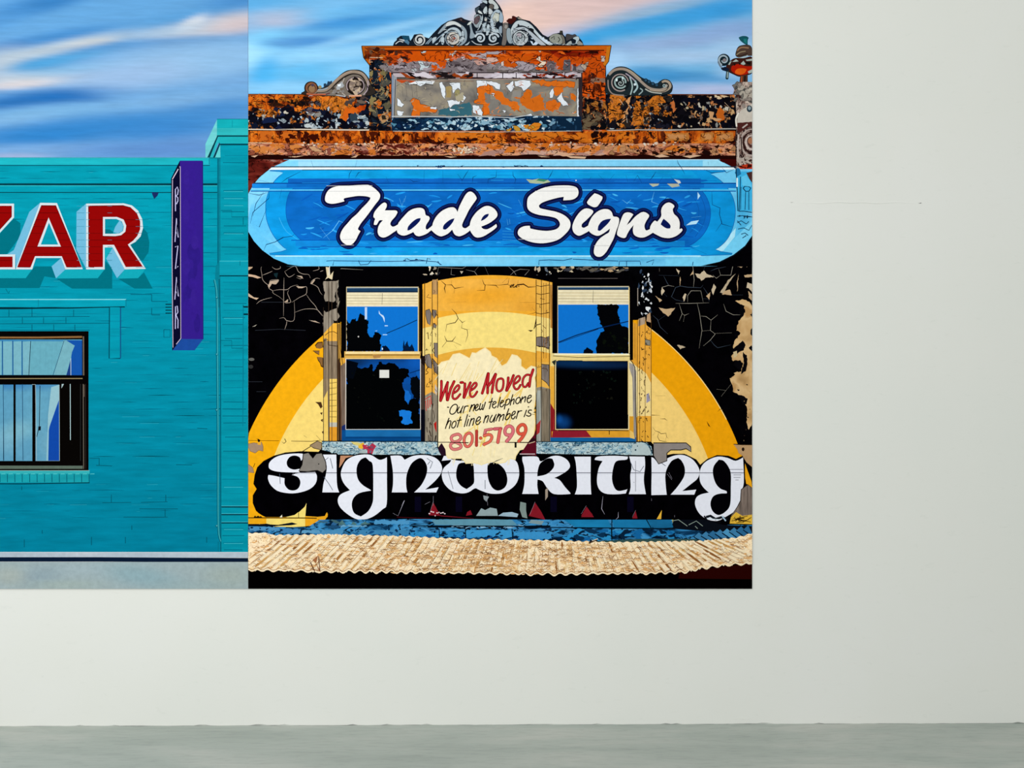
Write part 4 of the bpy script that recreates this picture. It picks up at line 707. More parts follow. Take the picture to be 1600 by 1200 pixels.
blobs(pier, (1148, 131, 1175, 168), ['8a8078', '6a6660', 'a49c90', 'b8aea0', '4a4a48'], 26, (2, 6), (2, 5), edge='171412'); pier.poly('1158,172 1175.2,162 1175.2,190 1152,192 1152,182', 'c4bcb0'); pier.poly('1152,192 1175.2,191 1175.2,196 1154,208 1152,206', '4a2420'); pier.line('1154,176 1150,186 1151,198', 'dcd6c8', 2.4, smooth=True); pier.disc(1171, 170, 4.4, '2c3a44', ry=5.4); pier.disc(1171, 169, 2.4, '8a9aa0', ry=3)
for i in range(4): pier.spiral(1174, 222, 17-i*4, 16-i*4, .5, 90, ['a89890', '2a1614', 'c0b0a8', '4a2a26'][i], 3.4, 2, sy=1.25)
pier.disc(1172.5, 220, 4, 'a06a4c', ry=5); pier.line('1154,210 1153,240 1158,262', 'b8aaa0', 2.6, smooth=True); pier.line('1158,214 1160,240 1168,256', '201210', 1.6, smooth=True); pier.line('1160,200 1168,194', 'b0a49c', 2.2); blobs(pier, (1152, 245, 1174, 258), ['bcaea2', '3a2420', '9a8a80', 'a89c92'], 14, (2, 5), (1.4, 3.4))
pier.poly('1154,260 1164,257 1175.2,256 1175.2,272 1166,270 1158,266', 'b83418'); blobs(pier, (1156, 259, 1174, 270), ['d8481c', '7a1a0c', '3a0c08'], 9, (2, 5), (1, 2.4))
for p_ in (par, cor, blk): p_.tone = .84      # these three are duller paint than the rest
for p_ in (sky, par, cor, blk, pan, led, crest, scL, scR, urn, pier): p_.build()

# ---- black wall, sun disc, sign board
blackwall = Part(B, 'painted_black_wall', label='cracked black paint on the shop wall with bare tan patches')
blackwall.rect(388, 405, 1175.2, 824, '040306', 'night')
blackwall.poly('388,360 400,380 415,398 388,402', '040306', 'night')
KA, KB, KC = (380, 400, 5.3333), (640, 400, 5.3333), (900, 400, 5.3333)
for s_, w_ in [('60,40 100,50 75,100 43,120 43,40', 0)]: blackwall.poly(s_, 'c0a284', T=KA)
blackwall.poly('43,150 100,160 150,180 120,188 80,175 43,170', 'c8a88c', T=KA); blackwall.poly('43,310 90,345 130,350 110,365 60,345 43,335', 'c4a88c', T=KA); blackwall.poly('75,590 115,570 100,585', 'b8b0a0', T=KA); blackwall.disc(393, 561.5, 4.5, '5c5c58', ry=2.4); blackwall.disc(392, 573, 3.6, '2c2c2c', ry=3)
CR = 'a39486'
for s_ in ['190,40 150,95 155,150 160,190 180,220 210,245 215,270 245,290 250,310 300,340 335,370', '160,160 200,145 245,125', '215,240 225,205 255,200 296,200 270,235 230,225', '245,290 300,280 365,280 400,255 450,240', '380,285 370,310 385,350 395,385 350,390 370,360', '450,240 480,265 525,255 530,290 520,320 470,345 430,370 405,385', '345,130 410,90 440,90 460,130 500,150 545,155 560,185', '345,130 380,175 430,150', '560,230 575,205 610,185 640,190', '560,230 600,245 625,265 640,300 660,325', '525,320 560,370 600,415 620,450 660,500', '425,375 425,530 365,538 340,515 300,520', '365,538 360,570 345,615', '340,180 338,300 336,500', '110,400 150,370 240,345', '430,470 500,445 560,440 610,445 640,470 665,500',
           '550,535 600,545 640,560', '240,90 270,110 310,100 300,60', '625,80 630,110 580,125', '640,130 670,120', '445,180 480,190 490,170 450,165']:
    blackwall.line(s_, CR, .75, T=KA, smooth=True, taper=True)
for s_ in ['560,540 600,540 640,560 600,552', '225,210 295,200 275,235 240,230 215,270 205,250', '440,250 480,255 525,255 490,268 460,268', '340,385 375,360 370,385', '560,230 590,195 600,200 575,235', '445,165 490,170 500,190 480,180']: blackwall.poly(s_, 'baa48e', T=KA)
for s_ in ['150,385 330,385', '100,620 300,610 520,620', '43,1048 160,1048', '110,1130 190,1130']: blackwall.line(s_, '2c3038', .6, T=KA)
blackwall.poly('255,145 290,140 280,185 260,165', '12282e', T=KA)
# band above the left window and under the board
for s_ in ['820,140 870,150 900,180 870,190 830,165', '905,150 950,150 990,170 1005,198 960,165 920,195', '1070,160 1130,135 1200,130 1250,150 1200,185 1100,185', '1250,150 1330,160 1420,145 1300,175 1260,165', '1400,165 1480,150 1520,165 1440,175']: blackwall.poly(s_, '7c6c5c', T=KA)
for s_ in ['820,140 870,160 900,185', '1070,165 1190,150 1300,155 1500,150', '760,120 820,105 1000,115', '1100,185 1200,180']: blackwall.line(s_, '8a8478', .8, T=KA, taper=True)
blackwall.rect(524, 424, 664, 448, '030204')
for s_ in ['480,80 440,105 350,100 240,95 230,160', '350,100 345,155 380,160', '430,130 445,125 430,150', '470,115 540,130 570,170 600,200', '575,85 540,130', '625,85 660,165', '820,85 870,130 890,165', '830,170 870,130 920,110 1000,115', '1000,115 960,160 940,220']: blackwall.line(s_, '8a857e', .7, T=KB, taper=True)
blackwall.poly('420,125 447,128 432,150', 'b8ac98', T=KB)
rnd = random.Random(50)
for x0, x1 in ((510, 530), (662, 686), (833, 862)):
    blobs(blackwall, (x0, 418, x1, 440), ['b8a890', '5c6670', '8a8274', 'd8cdb8', '20242c'], 14, (.8, 2.4), (1, 4))
blobs(blackwall, (868, 417, 995, 424), ['b89a74', '8a7a68', 'c8b898', '3a3c44', '5c564c'], 34, (2, 6), (.8, 2.2), edge='08080c'); blackwall.line('866,435 965,435', '5c5450', .8); blackwall.line('870,434.6 940,435.6', '403c3c', .7)
# right-hand cracks and tan patches
for s_ in ['695,100 695,130', '970,45 978,130 985,200 978,260', '1075,85 1060,130', '690,160 860,165', '730,165 760,225 775,245', '1060,240 1040,265 985,262 930,260 870,250 830,262 795,340 830,365 905,382', '1120,125 1170,105 1250,90', '1190,110 1205,160 1290,160 1310,70 1340,35 1350,0', '1205,160 1170,185 1140,160', '830,395 940,395 1110,390', '1010,395 1030,480 1050,620 1025,770', '1040,500 1085,505 1125,535 1180,490', '1125,535 1120,620 1160,650 1120,700 1060,750', '1120,620 1050,625', '1160,645 1300,640', '1120,700 1150,740 1180,765 1290,740', '860,400 885,480 860,540', '885,480 905,495 940,480', '905,495 895,550', '635,490 680,530 700,590 765,650', '680,540 745,495', '1230,400 1250,460 1310,490 1370,490', '720,300 720,260 770,245 820,255', '720,300 760,340', '930,385 930,330 960,290 1040,290 1060,385', '1060,260 1100,320 1110,380', '1060,355 1110,360', '1290,1070 1210,1170', '1170,1110 1250,1120', '1300,325 1390,325']:
    blackwall.line(s_, '989284' if rnd.random() < .6 else '3c4856', .75, T=KC, taper=True)
for s_ in ['835,105 865,125 855,155', '950,165 975,120 978,150', '990,145 1030,150 1065,120 1090,150 1150,175 1080,180 1045,205 1010,175', '690,430 750,440 825,435 770,505 720,470', '660,330 720,370 700,385', '720,260 740,290 715,330 710,290', '1150,230 1170,260 1140,330 1130,280', '1330,145 1270,230 1230,310 1200,305 1270,200', '1355,150 1345,300 1340,240', '1240,290 1280,280 1300,325 1220,320', '1100,320 1120,300 1110,365 1085,335', '905,310 920,320 900,380 890,350', '870,170 868,250 862,200', '840,740 880,745 915,760 870,775', '1380,0 1470,0 1470,40 1400,20', '1340,60 1385,45 1420,70 1380,100 1345,90', '1430,60 1455,40 1450,90 1420,90', '1400,160 1465,150 1470,175 1410,180', '1430,220 1468,230 1468,300 1440,270 1420,265', '1435,290 1468,320 1465,370 1440,350']:
    blackwall.poly(rag(pts(s_, KC), .7, 1.8), rnd.choice(['c0a27c', 'b8a68a', 'c8b69a']))
tanp = Part(B, 'painted_bare_render', parent=blackwall)
TP = '1330,375 1390,362 1440,380 1471,420 1471,1400 1440,1450 1420,1380 1430,1270 1400,1220 1370,1160 1300,1130 1310,1080 1280,1020 1330,985 1320,970 1380,960 1390,900 1370,870 1300,868 1300,830 1340,795 1310,770 1320,720 1370,640 1340,620 1350,560 1380,510 1410,470 1400,420'
tanp.poly(rag(pts(TP, KC), 1.2, 2), mat='tan')
for s_ in ['1365,400 1400,415 1395,450 1415,470 1380,500 1360,480 1370,440', '1450,490 1471,480 1471,520', '1330,650 1350,650 1345,690 1325,665', '1455,610 1471,600 1471,670 1450,650', '1310,770 1390,705 1415,740 1395,790 1360,800 1330,820', '1390,800 1425,830 1430,900 1415,960 1370,985 1380,960 1400,890', '1440,760 1465,740 1471,790 1460,795', '1330,870 1370,875 1390,930 1360,950 1310,900', '1380,720 1400,710 1410,760 1385,770', '1340,1110 1365,1115 1350,1125', '1345,1150 1400,1170 1430,1190 1420,1230 1390,1240 1370,1190']:
    tanp.poly(rag(pts(s_, KC), .8, 1.6), '08070a')
tanp.poly('1310,800 1340,790 1345,830 1315,850', 'c8b48a', T=KC)
blobs(tanp, (1160, 560, 1172, 700), ['a88c60', '2a2018'], 12, (.6, 1.6), (.6, 1.2))
sun = Part(B, 'painted_sun_disc', label='yellow rings of a rising sun painted across the wall')
SX, SY = 767, 843
def ring(r0, r1, col, a0=180, a1=360, mat='paint', clipx=None, clipb=822):
    n = 72; A_ = [math.radians(a0+(a1-a0)*i/n) for i in range(n+1)]
    o = [(SX+r1*math.cos(a), min(SY+r1*math.sin(a), clipb)) for a in A_]
    if r0: o += [(SX+r0*math.cos(a), min(SY+r0*math.sin(a), clipb)) for a in reversed(A_)]
    if clipx: o = [(min(max(x, clipx[0]), clipx[1]), y) for x, y in o]
    sun.poly(o, col, mat)
ring(0, 413, 'f2ab12', 180, 270, clipx=(388, 680)); ring(0, 413.5, 'efa20c', 270, 360, clipx=(840, 1175.2))
ring(0, 363, 'f7d777', 180, 270, clipx=(388, 680)); ring(0, 362, 'f6d078', 270, 360, clipx=(840, 1175.2))
q = [(SX+413*math.cos(math.radians(a)), SY+413*math.sin(math.radians(a))) for a in range(303, 334)]; sun.line(q, 'f8d890', 1.2)
def cyl(r, x0=655, x1=872, n=40):
    q = []
    for i in range(n+1):
        x = x0+(x1-x0)*i/n; q.append((x, SY - math.sqrt(r*r-(x-SX)**2)))
    return q
sun.poly(cyl(413)+[(872, 700), (655, 700)], 'efaa32', 'paint'); 
sun.grid(684, 436, 838, 486, 6, strokes('efb044', [(760, 462, 60, 14, 4, 'eca226', .8), (720, 445, 40, 8, 2, 'f4b44a', .6), (800, 440, 30, 8, -6, 'e8a84a', .6), (830, 480, 30, 12, 0, 'e0982c', .6)]), 'paint')
sun.poly(cyl(413, 655, 872)+[(872, 430), (655, 430)], '040306', 'night')
sun.poly(cyl(356)+[(872, 700), (655, 700)], 'f6dc80', 'paint'); sun.poly(cyl(300)+[(872, 700), (655, 700)], 'e6aa3c', 'paint')
CK = '2a1408'
for s_, w_ in [('260,205 300,240 290,270 300,310', 1.6), ('300,240 350,240 375,270 450,258', 1.4), ('375,270 370,310', 1.2), ('350,205 350,240', .8), ('605,195 620,235 630,240 625,285 560,288', 1.4), ('630,240 720,245 740,268', 1.3), ('720,245 820,235 830,180', 1.2), ('820,238 870,262 900,240 950,235 990,260 1055,255', 2), ('900,235 905,200', 1), ('770,225 820,180', 1), ('340,385 470,382', .7), ('350,440 385,475 405,520 380,555 310,570 300,630', 1.3), ('405,520 440,555 465,540', 1.3), ('440,555 432,600 480,615 485,660 465,720', 1), ('455,612 498,610', 1), ('290,665 310,710 355,710 385,670', 1.6), ('310,710 270,760', 2.2), ('355,710 430,745', 1.8), ('370,740 395,770', .9), ('920,388 1055,385', .8), ('1020,430 1055,470 980,490', .9)]:
    sun.line(s_, CK, w_, T=KB, taper=True)
sun.poly('985,618 1030,618 1010,632', CK, T=KB); blobs(sun, (795, 442, 815, 449), [CK], 8, (1, 3), (.8, 1.6))
K6 = (380, 600, 5.3333); K7 = (640, 600, 5.3333); K8 = (900, 600, 5.3333)
sun.line('43,470 300,473', '5a3a0a', .7, T=K6); sun.line('400,475 560,478 640,470', '4a3a0a', .8, T=K6)
for s_ in ['110,455 140,470 135,490', '320,480 340,495 358,480 345,455 350,470', '505,430 530,445']: sun.line(s_, '1c1206', 1.2, T=K6, taper=True)
for s_ in ['43,500 90,490 140,500 150,480 165,520 165,560 130,550 100,575 60,560 43,530', '43,670 80,700 90,740 43,735']: 
    sun.outline(s_, '4a3020', .5, False, K6); sun.poly(s_, 'a3876e', T=K6)
sun.line('85,695 98,660', '1c1206', .8, T=K6); sun.poly('120,455 140,465 138,490 122,480', '1c1206', T=K6); sun.poly('120,485 150,480 145,510 120,505', 'e8a832', T=K6)
for s_ in ['1180,230 1200,210 1225,215', '1090,310 1100,335 1120,360', '600,255 640,260 700,262', '700,290 740,290 760,305', '660,100 745,98']: sun.line(s_, '4a300c', 1, T=K8, taper=True)
sun.poly('1090,310 1100,325 1120,358 1104,350', '3a200a', T=K8)
for s_ in ['640,360 660,390 690,400 710,415 750,410 755,440 770,455', '690,400 680,440 695,470 740,480 760,480', '660,400 640,430', '755,440 740,480', '830,490 845,480']: sun.line(s_, '1c1408', .9, T=K8, taper=True)
# peeled patches at the pilaster edges
for s_ in ['600,745 620,720 660,715 665,760 640,770 610,765', '580,790 635,790 632,825 605,808', '615,845 665,850 665,930 650,920 640,890 625,870']: sun.poly(s_, '5a3c20', T=KA); sun.outline(s_, '201008', .4, False, KA); sun.poly([(x*.9+64, y*.9+80) for x, y in pts(s_)], '8a6236', T=KA)
for s_ in ['600,150 650,150 662,190 645,205 625,170', '640,240 662,235 655,260', '645,300 665,290 662,320', '655,400 668,390 668,420']: sun.poly(s_, '4a3018', T=K6)
brd = Part(B, 'painted_sign_board', label='long sky blue sign board with rounded ends and cracked paint')
OUT = '388,302 396,288 406,276 424,262 452,249.5 1122,249.5 1150,264 1150,270 1158,276 1175.2,274 1175.2,368 1164,384 1146,398 1124,409 1095,415.5 470,415.5 450,413 428,404 410,391 397,377 388,362'
brd.grid(388, 249, 1175.2, 416, 5, strokes('6fc8f2', [(700, 256, 330, 4, 0, '9adaf6', .8), (480, 256, 60, 6, 0, 'a4d8f4', .8), (405, 340, 30, 40, 0, '48b4ec', .6), (395, 300, 10, 20, 0, '94dcf8', .7), (430, 395, 30, 12, -40, '7cd0f4', .8), (500, 408, 60, 5, 0, '68c6f2', .8), (720, 408, 90, 5, 0, '8ed6f6', .7), (880, 408, 60, 5, 0, '50b4e4', .7), (980, 406, 60, 5, 0, '44a8dc', .7), (1110, 403, 60, 9, 20, '8adcfa', .8), (1150, 370, 30, 20, 50, '6accf4', .6), (1160, 330, 12, 50, 0, '38a8dc', .8), (1160, 290, 14, 14, 0, '6cc8ec', .7), (560, 408, 40, 4, 0, '4cb0e8', .6)]), 'paint',
         inside=lambda x, y: not ((x-388) + (y-249)*1.35 < 60 or (y > 362 and (x-388) < (y-355)*.95) or (y < 262 and x > 1122+(y-249)*2.2) or (y > 370 and (1175-x) < (y-369)*1.15)))
brd.poly('388,296 400,282 424,262 436,254 452,249.5 466,249.5 466,270 420,300 392,320 388,340', '7ecff4'); brd.poly('452,249.5 424,262 406,276 396,288 388,302 388,249', mat='redplaster'); brd.poly('388,362 397,377 410,391 428,404 450,413 470,415.6 388,417', '040306', 'night'); brd.poly('388,345 388,362 397,377 410,391 428,404 450,413 470,415.5 500,415.5 500,405 450,398 410,370', '62c2f0')
brd.poly('1095,415.5 1124,409 1146,398 1164,384 1175.2,368 1175.2,417', '040306', 'night'); brd.poly('1040,405 1100,402 1140,380 1175.2,345 1175.2,368 1164,384 1146,398 1124,409 1095,415.5 1040,415.5', '74d0f6'); brd.poly('1100,392 1130,378 1150,356 1152,340 1148,370 1130,392 1090,402', 'b0e8fc'); brd.poly('1122,249.5 1150,264 1150,249', '3a0806'); brd.poly('1098,251 1122,250 1150,265 1098,261', '9adcf6')
brd.line('424,262 406,276 396,288 388,302', '2a1a1c', .8)
brd.rect(388+36, 260, 1150, 261.6, '1c2c3c'); brd.poly('424,262 430,261.6 1146,261.6 1150,265 420,265.4', 'e8f6fc'); brd.line('452,249.6 1122,249.6', 'd4ecf6', .9)
brd.line('388,415.2 388,415.2', 'ffffff', .1)
MID = '472,265.5 1085,265.5 1110,272 1130,286 1144,306 1149,328 1146,352 1136,374 1118,390 1095,399.5 470,399.5 448,390 430,372 418,348 415,325 418,305 428,284 445,270'
brd.poly(MID, '109ae4', 'blue', True); brd.outline(MID, '1a6ab0', .5, True)
brd.poly('445,266 1080,266 1092,279 470,279 448,288 430,285', '12a2e6', 'blue')
INN = '470,286 500,279.5 1060,279.5 1085,288 1102,305 1110,328 1107,352 1094,372 1075,385 1040,388 520,388 480,380 460,365 449,345 447,322 453,300'
brd.poly(INN, '0e6cc8', 'blue', True); brd.line('470,286 453,300 447,322 449,345 460,365 480,380 520,388', '0a58a8', .9, smooth=True); brd.line('475,380 448,362 436,340', '3cb0ec', .8, smooth=True)
for s_ in ['1085,288 1102,305 1110,328 1107,352 1094,372 1075,385', '1078,290 1094,306 1102,328 1099,350 1086,370', '1072,296 1086,312 1092,330 1088,350 1078,364']: brd.line(s_, '0c54a4', .9, smooth=True)
brd.rect(450, 279, 1095, 286, '1166c2', 'blue'); brd.rect(396, 285.6, 1150, 287.2, '0a3f8c'); brd.rect(394, 287.2, 1152, 294, '1884da', 'blue'); brd.rect(392, 296, 1152, 298, '5cc4f0'); brd.rect(392, 298, 1150, 299.4, '0a4c9c'); brd.line('395,286 428,286', '16303c', 1)
brd.rect(448, 287, 1100, 293, '1070ce', 'blue'); brd.rect(455, 374.6, 1075, 376, '0c58b0'); brd.rect(462, 376, 1070, 385, '148ce0', 'blue'); brd.rect(480, 385.4, 1065, 386.3, '1464b0'); brd.rect(430, 399.2, 1095, 401, 'b8ecfc'); brd.rect(500, 386.4, 1080, 399, '12a0ea', 'blue')
rnd = random.Random(60)
for i in range(300):
    x, y = rnd.uniform(465, 1085), rnd.uniform(302, 398); a = rnd.uniform(-.6, .6) if y < 374 else rnd.uniform(-.1, .1); L = rnd.uniform(6, 26)
    c = rnd.choice(['1a8ce0', '2aa0ea', '0a5ab8', '0c62c0', '44b4ee', '0a54ac', '1e96e6', '0d6ac8']); dx, dy = L*math.cos(a), L*math.sin(a)

    brd.line([(x, y), (x+dx*.5, y+dy*.5+rnd.uniform(-1, 1)), (x+dx, y+dy)], c, rnd.uniform(.8, 3.0), smooth=True, taper=True, mat='paint')
for i in range(60):
    x, y = rnd.uniform(470, 1080), rnd.uniform(267, 296); brd.line([(x, y), (x+rnd.uniform(12, 50), y+rnd.uniform(-.6, .6))], rnd.choice(['1a94e4', '2ab0f0', '0c5cb4', '0e76d4']), rnd.uniform(.6, 2), taper=True)
CB = '0a2c5c'
for s_ in ['545,280 546,272 550,265', '555,278 560,270 565,268', '640,280 646,284 656,283', '663,266 662,286', '692,266 692,286', '715,272 722,282 728,272 732,266', '722,282 722,288', '738,286 739,277 745,274', '762,288 763,280 775,277 776,266', '801,268 802,275 806,280 804,287', '840,268 843,276', '864,266 860,274 856,280', '886,270 890,278', '918,284 924,276', '935,273 946,284', '952,282 960,272', '978,274 981,284', '990,284 996,274 1003,286', '1015,282 1020,276 1025,268', '1030,285 1036,276', '1048,276 1056,285', '1058,250 1060,256 1064,261 1070,272', '1106,252 1107,258', '490,262 486,250.6', '558,250 555,262', '607,285 603,276',
           '417,325 405,355 400,352', '391,350 395,332 420,310 421,300', '440,296 437,310', '388,302 405,305 420,300', '460,365 457,369 443,371 430,378 416,382 412,392', '415,383 430,378 443,370', '412,300 400,318 395,338', '1112,298 1113,320 1125,325 1124,335 1128,348 1118,362', '1124,335 1128,350 1145,355', '1076,385 1104,397', '1128,262 1135,270 1148,264', '1100,265 1112,270 1130,269', '403,281 420,285', '440,285 448,279 470,268']:
    brd.line(s_, CB, 1, taper=True)
for s_ in ['510,408 522,407 520,415', '522,407.6 600,408.5 665,407.6', '560,407 563,414 575,413 580,407', '635,404 640,406', '668,403 666,412', '684,408 688,414', '842,414 842,407 858,406 880,407 894,404', '936,412 936,418', '967,415 968,408 980,408 1000,408 1001,414', '979,408 979,416', '1010,410 1022,406 1019,414', '1083,409 1082,415', '640,407 656,406 667,408 682,409 690,414', '895,405 940,407 966,408']: brd.line(s_, '0c3a6c', 1.1)
blobs(brd, (630, 404, 672, 408), ['0c2c5c'], 6, (1, 4), (.6, 1.4)); blobs(brd, (650, 258.6, 880, 261), ['14345c'], 14, (1, 5), (.4, 1.4)); brd.poly('842,261 846,258 851,261', '14345c')
brd.poly('822,280 832,281 842,279 856,281 862,286 850,287 838,287 828,286', 'a8b898'); brd.poly('842,279 856,281 850,284 838,282', '3c8464'); brd.poly('1014,287 1030,287 1028,290 1020,292', 'b0b8a4'); brd.poly('1042,287 1060,287 1062,291 1050,293', 'b0b4a0'); brd.poly('1053,280 1062,282 1064,286 1060,287', 'c8d0d0')
brd.disc(900, 282, 1, 'f0f4f8')
for s_ in ['624,310 628,322 632,310', '634,306 632,316', '792,342 794,352', '796,342 797,350', '810,312 815,322', '972,312 980,318 986,312', '1022,300 1018,315 1030,320', '1080,340 1096,338', '505,372 520,360 530,345 540,350', '500,355 515,375']: brd.line(s_, '6cc8f4', .9, taper=True)
for s_ in ['1072,352 1080,346 1092,344 1088,350', '1090,300 1094,306 1090,312']: brd.poly(s_, 'b8e4fa')
for y in range(4): brd.line([(785, 361+y*4.5), (805+rnd.uniform(-6, 6), 362+y*4.5)], '46b8ec', 1.2, taper=True)
# painted capital at the right end
brd.rect(1151.5, 268, 1175.2, 330, '3cb0e4', 'paint'); brd.poly('1152,262 1156,264 1158,272 1152,276 1148,270', '1c6ca0'); brd.line('1150,264 1152,300 1153,330', '0c3450', 1.6); brd.line('1157,276 1155,330', '0e4468', 1.4); brd.poly('1150.5,278 1153,278 1153,292 1150.5,292', 'd8eef8')
brd.line('1161,294 1164,291 1169,291 1173,294 1170,299 1165,299 1161,294', '0e3c5c', 1.6); brd.line('1165,300 1164,328', '0e4468', 1.2); brd.line('1170,300 1170,328', '0e4468', 1.2); brd.line('1158,292 1157,328', '0e4468', 1)
for s_ in ['1154,330 1163,330 1175,332', '1152,338 1160,337 1175,339', '1152,348 1158,345 1166,350 1170,346', '1153,358 1162,356 1170,360 1175,352', '1158,366 1164,364 1169,368', '1160,372 1166,368', '1152,345 1158,352']: brd.line(s_, '0e3858', 1.3)
blobs(brd, (1154, 336, 1173, 341), ['0c2c44'], 8, (1.4, 3.4), (.6, 1.4)); brd.poly('1166,270 1175.2,268 1175.2,286 1171,280', '4a2a26'); brd.poly('1158,277 1166,273 1172,283 1175.2,292 1160,290', '5cc4ee')
brd.line('1175,371 1164,386 1146,399.6 1124,410.6', '0a1420', 1)
scr = Part(B, 'painted_sign_lettering', parent=brd, label='white brush-script words Trade Signs outlined in navy')
T1, T2, T3, T4 = (500, 280, 10), (630, 280, 10), (795, 280, 10), (920, 280, 10)
LET = [
 ('80,330 88,250 130,175 200,130 300,107 480,98 700,88 775,96 860,150 925,215 940,262 922,320 860,400 780,510 720,590 640,690 598,765 602,792 634,812 600,870 560,950 510,1010 455,1032 400,1018 345,975 315,915 325,840 370,760 430,690 500,610 580,540 650,460 720,390 775,325 788,288 720,268 600,262 500,275 385,298 370,322 384,345 300,368 200,385 120,372', [], T1),
 ('840,545 858,505 900,450 960,390 1008,365 1040,385 1042,430 1012,488 1100,487 1190,490 1212,520 1180,580 1115,655 1100,705 1130,740 1170,735 1240,700 1300,720 1210,790 1150,830 1060,890 990,912 930,890 902,830 910,750 940,690 985,642 930,645 900,690 880,715 842,712 845,670 860,620 835,590', [], T1),
 ('-80,700 -40,640 20,570 90,500 170,460 270,448 330,480 352,560 395,578 414,610 400,650 360,715 352,770 375,788 420,755 460,720 470,760 435,800 370,850 300,880 240,892 190,872 158,825 110,850 30,880 -40,872 -95,820', ['65,798 78,740 140,670 210,620 272,607 262,650 210,710 140,770 90,800'], T2),
 ('440,790 455,730 470,670 520,580 600,500 700,450 780,440 822,465 850,515 872,440 920,340 970,250 1012,205 1060,195 1110,228 1145,285 1140,320 1090,390 1030,480 980,580 940,660 920,720 938,758 980,765 1030,730 1060,710 1050,790 980,850 900,888 850,888 800,860 765,788 700,850 620,888 570,890 510,860 455,812', ['622,780 628,730 670,680 740,630 802,610 782,660 730,730 665,786'], T2),
 ('1040,780 1045,690 1080,600 1160,500 1260,430 1340,420 1420,460 1470,530 1462,590 1400,650 1320,700 1218,742 1250,775 1310,782 1380,750 1452,700 1464,735 1440,770 1360,830 1260,890 1180,912 1120,900 1070,845', ['1213,655 1235,600 1280,555 1338,540 1325,580 1270,628'], T2),
 ('285,400 300,290 370,220 500,150 650,110 800,98 950,100 1050,125 1085,175 1085,240 1050,290 980,322 850,332 858,275 760,292 620,330 520,368 470,410 490,452 600,480 740,510 860,560 940,630 965,705 945,780 880,860 780,940 650,985 500,1002 350,982 230,938 155,882 140,825 170,770 240,735 328,728 335,770 450,795 600,808 730,785 788,740 795,680 740,612 620,580 480,560 370,525 305,475', [], T3),
 ('1340,220 1400,240 1462,275 1458,315 1400,405 1370,432 1320,436 1240,395 1220,360 1265,295', [], T3),
 ('992,745 1020,650 1080,550 1150,480 1220,456 1300,480 1322,510 1290,560 1210,640 1145,700 1138,745 1175,760 1250,725 1300,760 1250,810 1180,850 1110,882 1060,872 1010,825', [], T3),
 ('-15,770 0,690 50,590 130,510 220,470 310,475 360,520 382,580 440,590 472,620 465,700 430,800 390,920 340,1020 270,1140 200,1205 140,1212 100,1190 78,1140 95,1040 160,940 250,870 312,832 330,772 240,840 150,884 80,870 20,832', ['138,798 150,730 200,660 270,628 348,618 310,680 240,750 175,806'], T4),
 ('440,850 460,760 500,640 540,550 590,520 650,525 697,552 640,635 592,718 650,670 720,590 800,530 860,512 920,540 942,580 900,650 870,720 880,782 910,800 990,760 1010,830 930,880 850,912 770,905 705,865 688,790 700,715 640,790 600,860 570,915 520,915 460,888', [], T4),
 ('960,740 995,680 1032,645 1070,665 1130,580 1130,490 1150,430 1200,380 1260,365 1320,398 1336,430 1312,470 1330,540 1390,600 1420,680 1415,782 1450,768 1466,790 1440,830 1360,890 1260,920 1150,910 1060,870 1000,835 960,800', ['1122,705 1145,655 1168,618 1230,668 1275,722 1272,768 1220,770 1165,742'], T4)]
for rr, cc in ((6.3, '06082e'), (5.0, '12235e'), (3.2, '0a0e3c'), (1.2, '04051c')):
    
    for o, hs, T in LET: scr.outline(o, cc, rr, True, T)

for o, hs, T in LET: 
    for h in hs: scr.poly(h, '0a1650', 'flat', True, T=T)

for o, hs, T in LET: scr.poly(o, 'ecebe8', 'flat', True, holes=hs, T=T)
for s_ in ['510,290.5 582,290', '512,299 590,299', '535,374.4 556,373.8', '836,298.6 902,298.6', '852,292.6 900,293', '810,374 870,374', '928,384 952,384', '533,383 553,383']: scr.line(s_, 'b8b8ba', .7)

# ---- pilasters and windows
def pil(name): return Part(B, name)
wd = pil('painted_pilaster')
def plank(part, x0, y0, x1, y1, c, n, dark, mat='wood'):
    part.rect(x0, y0, x1, y1, c, mat)
    for i in range(n):
        x = x0 + (i+1)*(x1-x0)/(n+1); part.line([(x, y0), (x+rnd.uniform(-.4, .4), (y0+y1)/2), (x, y1)], dark, .8)
rnd = random.Random(70)
# left window: outer pilaster 505-527
wd.rect(505, 416, 532, 690, '060507', 'night')
WP = (385, 395, 5.3333)
for s_ in ['640,240 660,235 750,235 770,225 765,262 757,300 762,330 742,325 735,360 742,400 720,412 690,402 660,405 648,380 655,330 640,290', '640,540 650,480 665,495 690,490 715,472 755,460 762,500 778,528 762,555 745,572 726,555 727,640 700,655 640,668', '745,300 770,380 765,440 755,470 750,400']: wd.poly(rag(pts(s_, WP), .7, 1.8), 'a39787', 'wood')
wd.rect(505, 520, 521, 538, 'a09484', 'wood'); wd.poly('505,522 521,505 531,505 531,540 505,533', 'f0b23c'); wd.rect(531, 506, 541, 575, 'e8a432'); wd.poly('505,522 514,519 520,518 527,521 527,538 518,537 510,531 505,533', 'e9ae44')
wd.rect(505, 533, 527, 604, '9c8870', 'wood'); wd.poly('505,530 510,528 512,538 520,539 527,541 527,545 505,545', '9c8870', 'wood'); wd.rect(505, 592, 514.5, 690, 'a89070', 'wood'); wd.rect(515, 592, 527, 662, 'f2cc66'); wd.rect(515, 660, 527, 667, 'c0bcae'); wd.rect(515, 667, 527, 689, 'e0992c'); wd.poly('506,622 512,610 513,689 506,689', 'ecc866')
for x in (513.6, 518.6, 527): wd.line([(x, 440 if x < 520 else 442), (x, 690)], '3a2c20', .9)
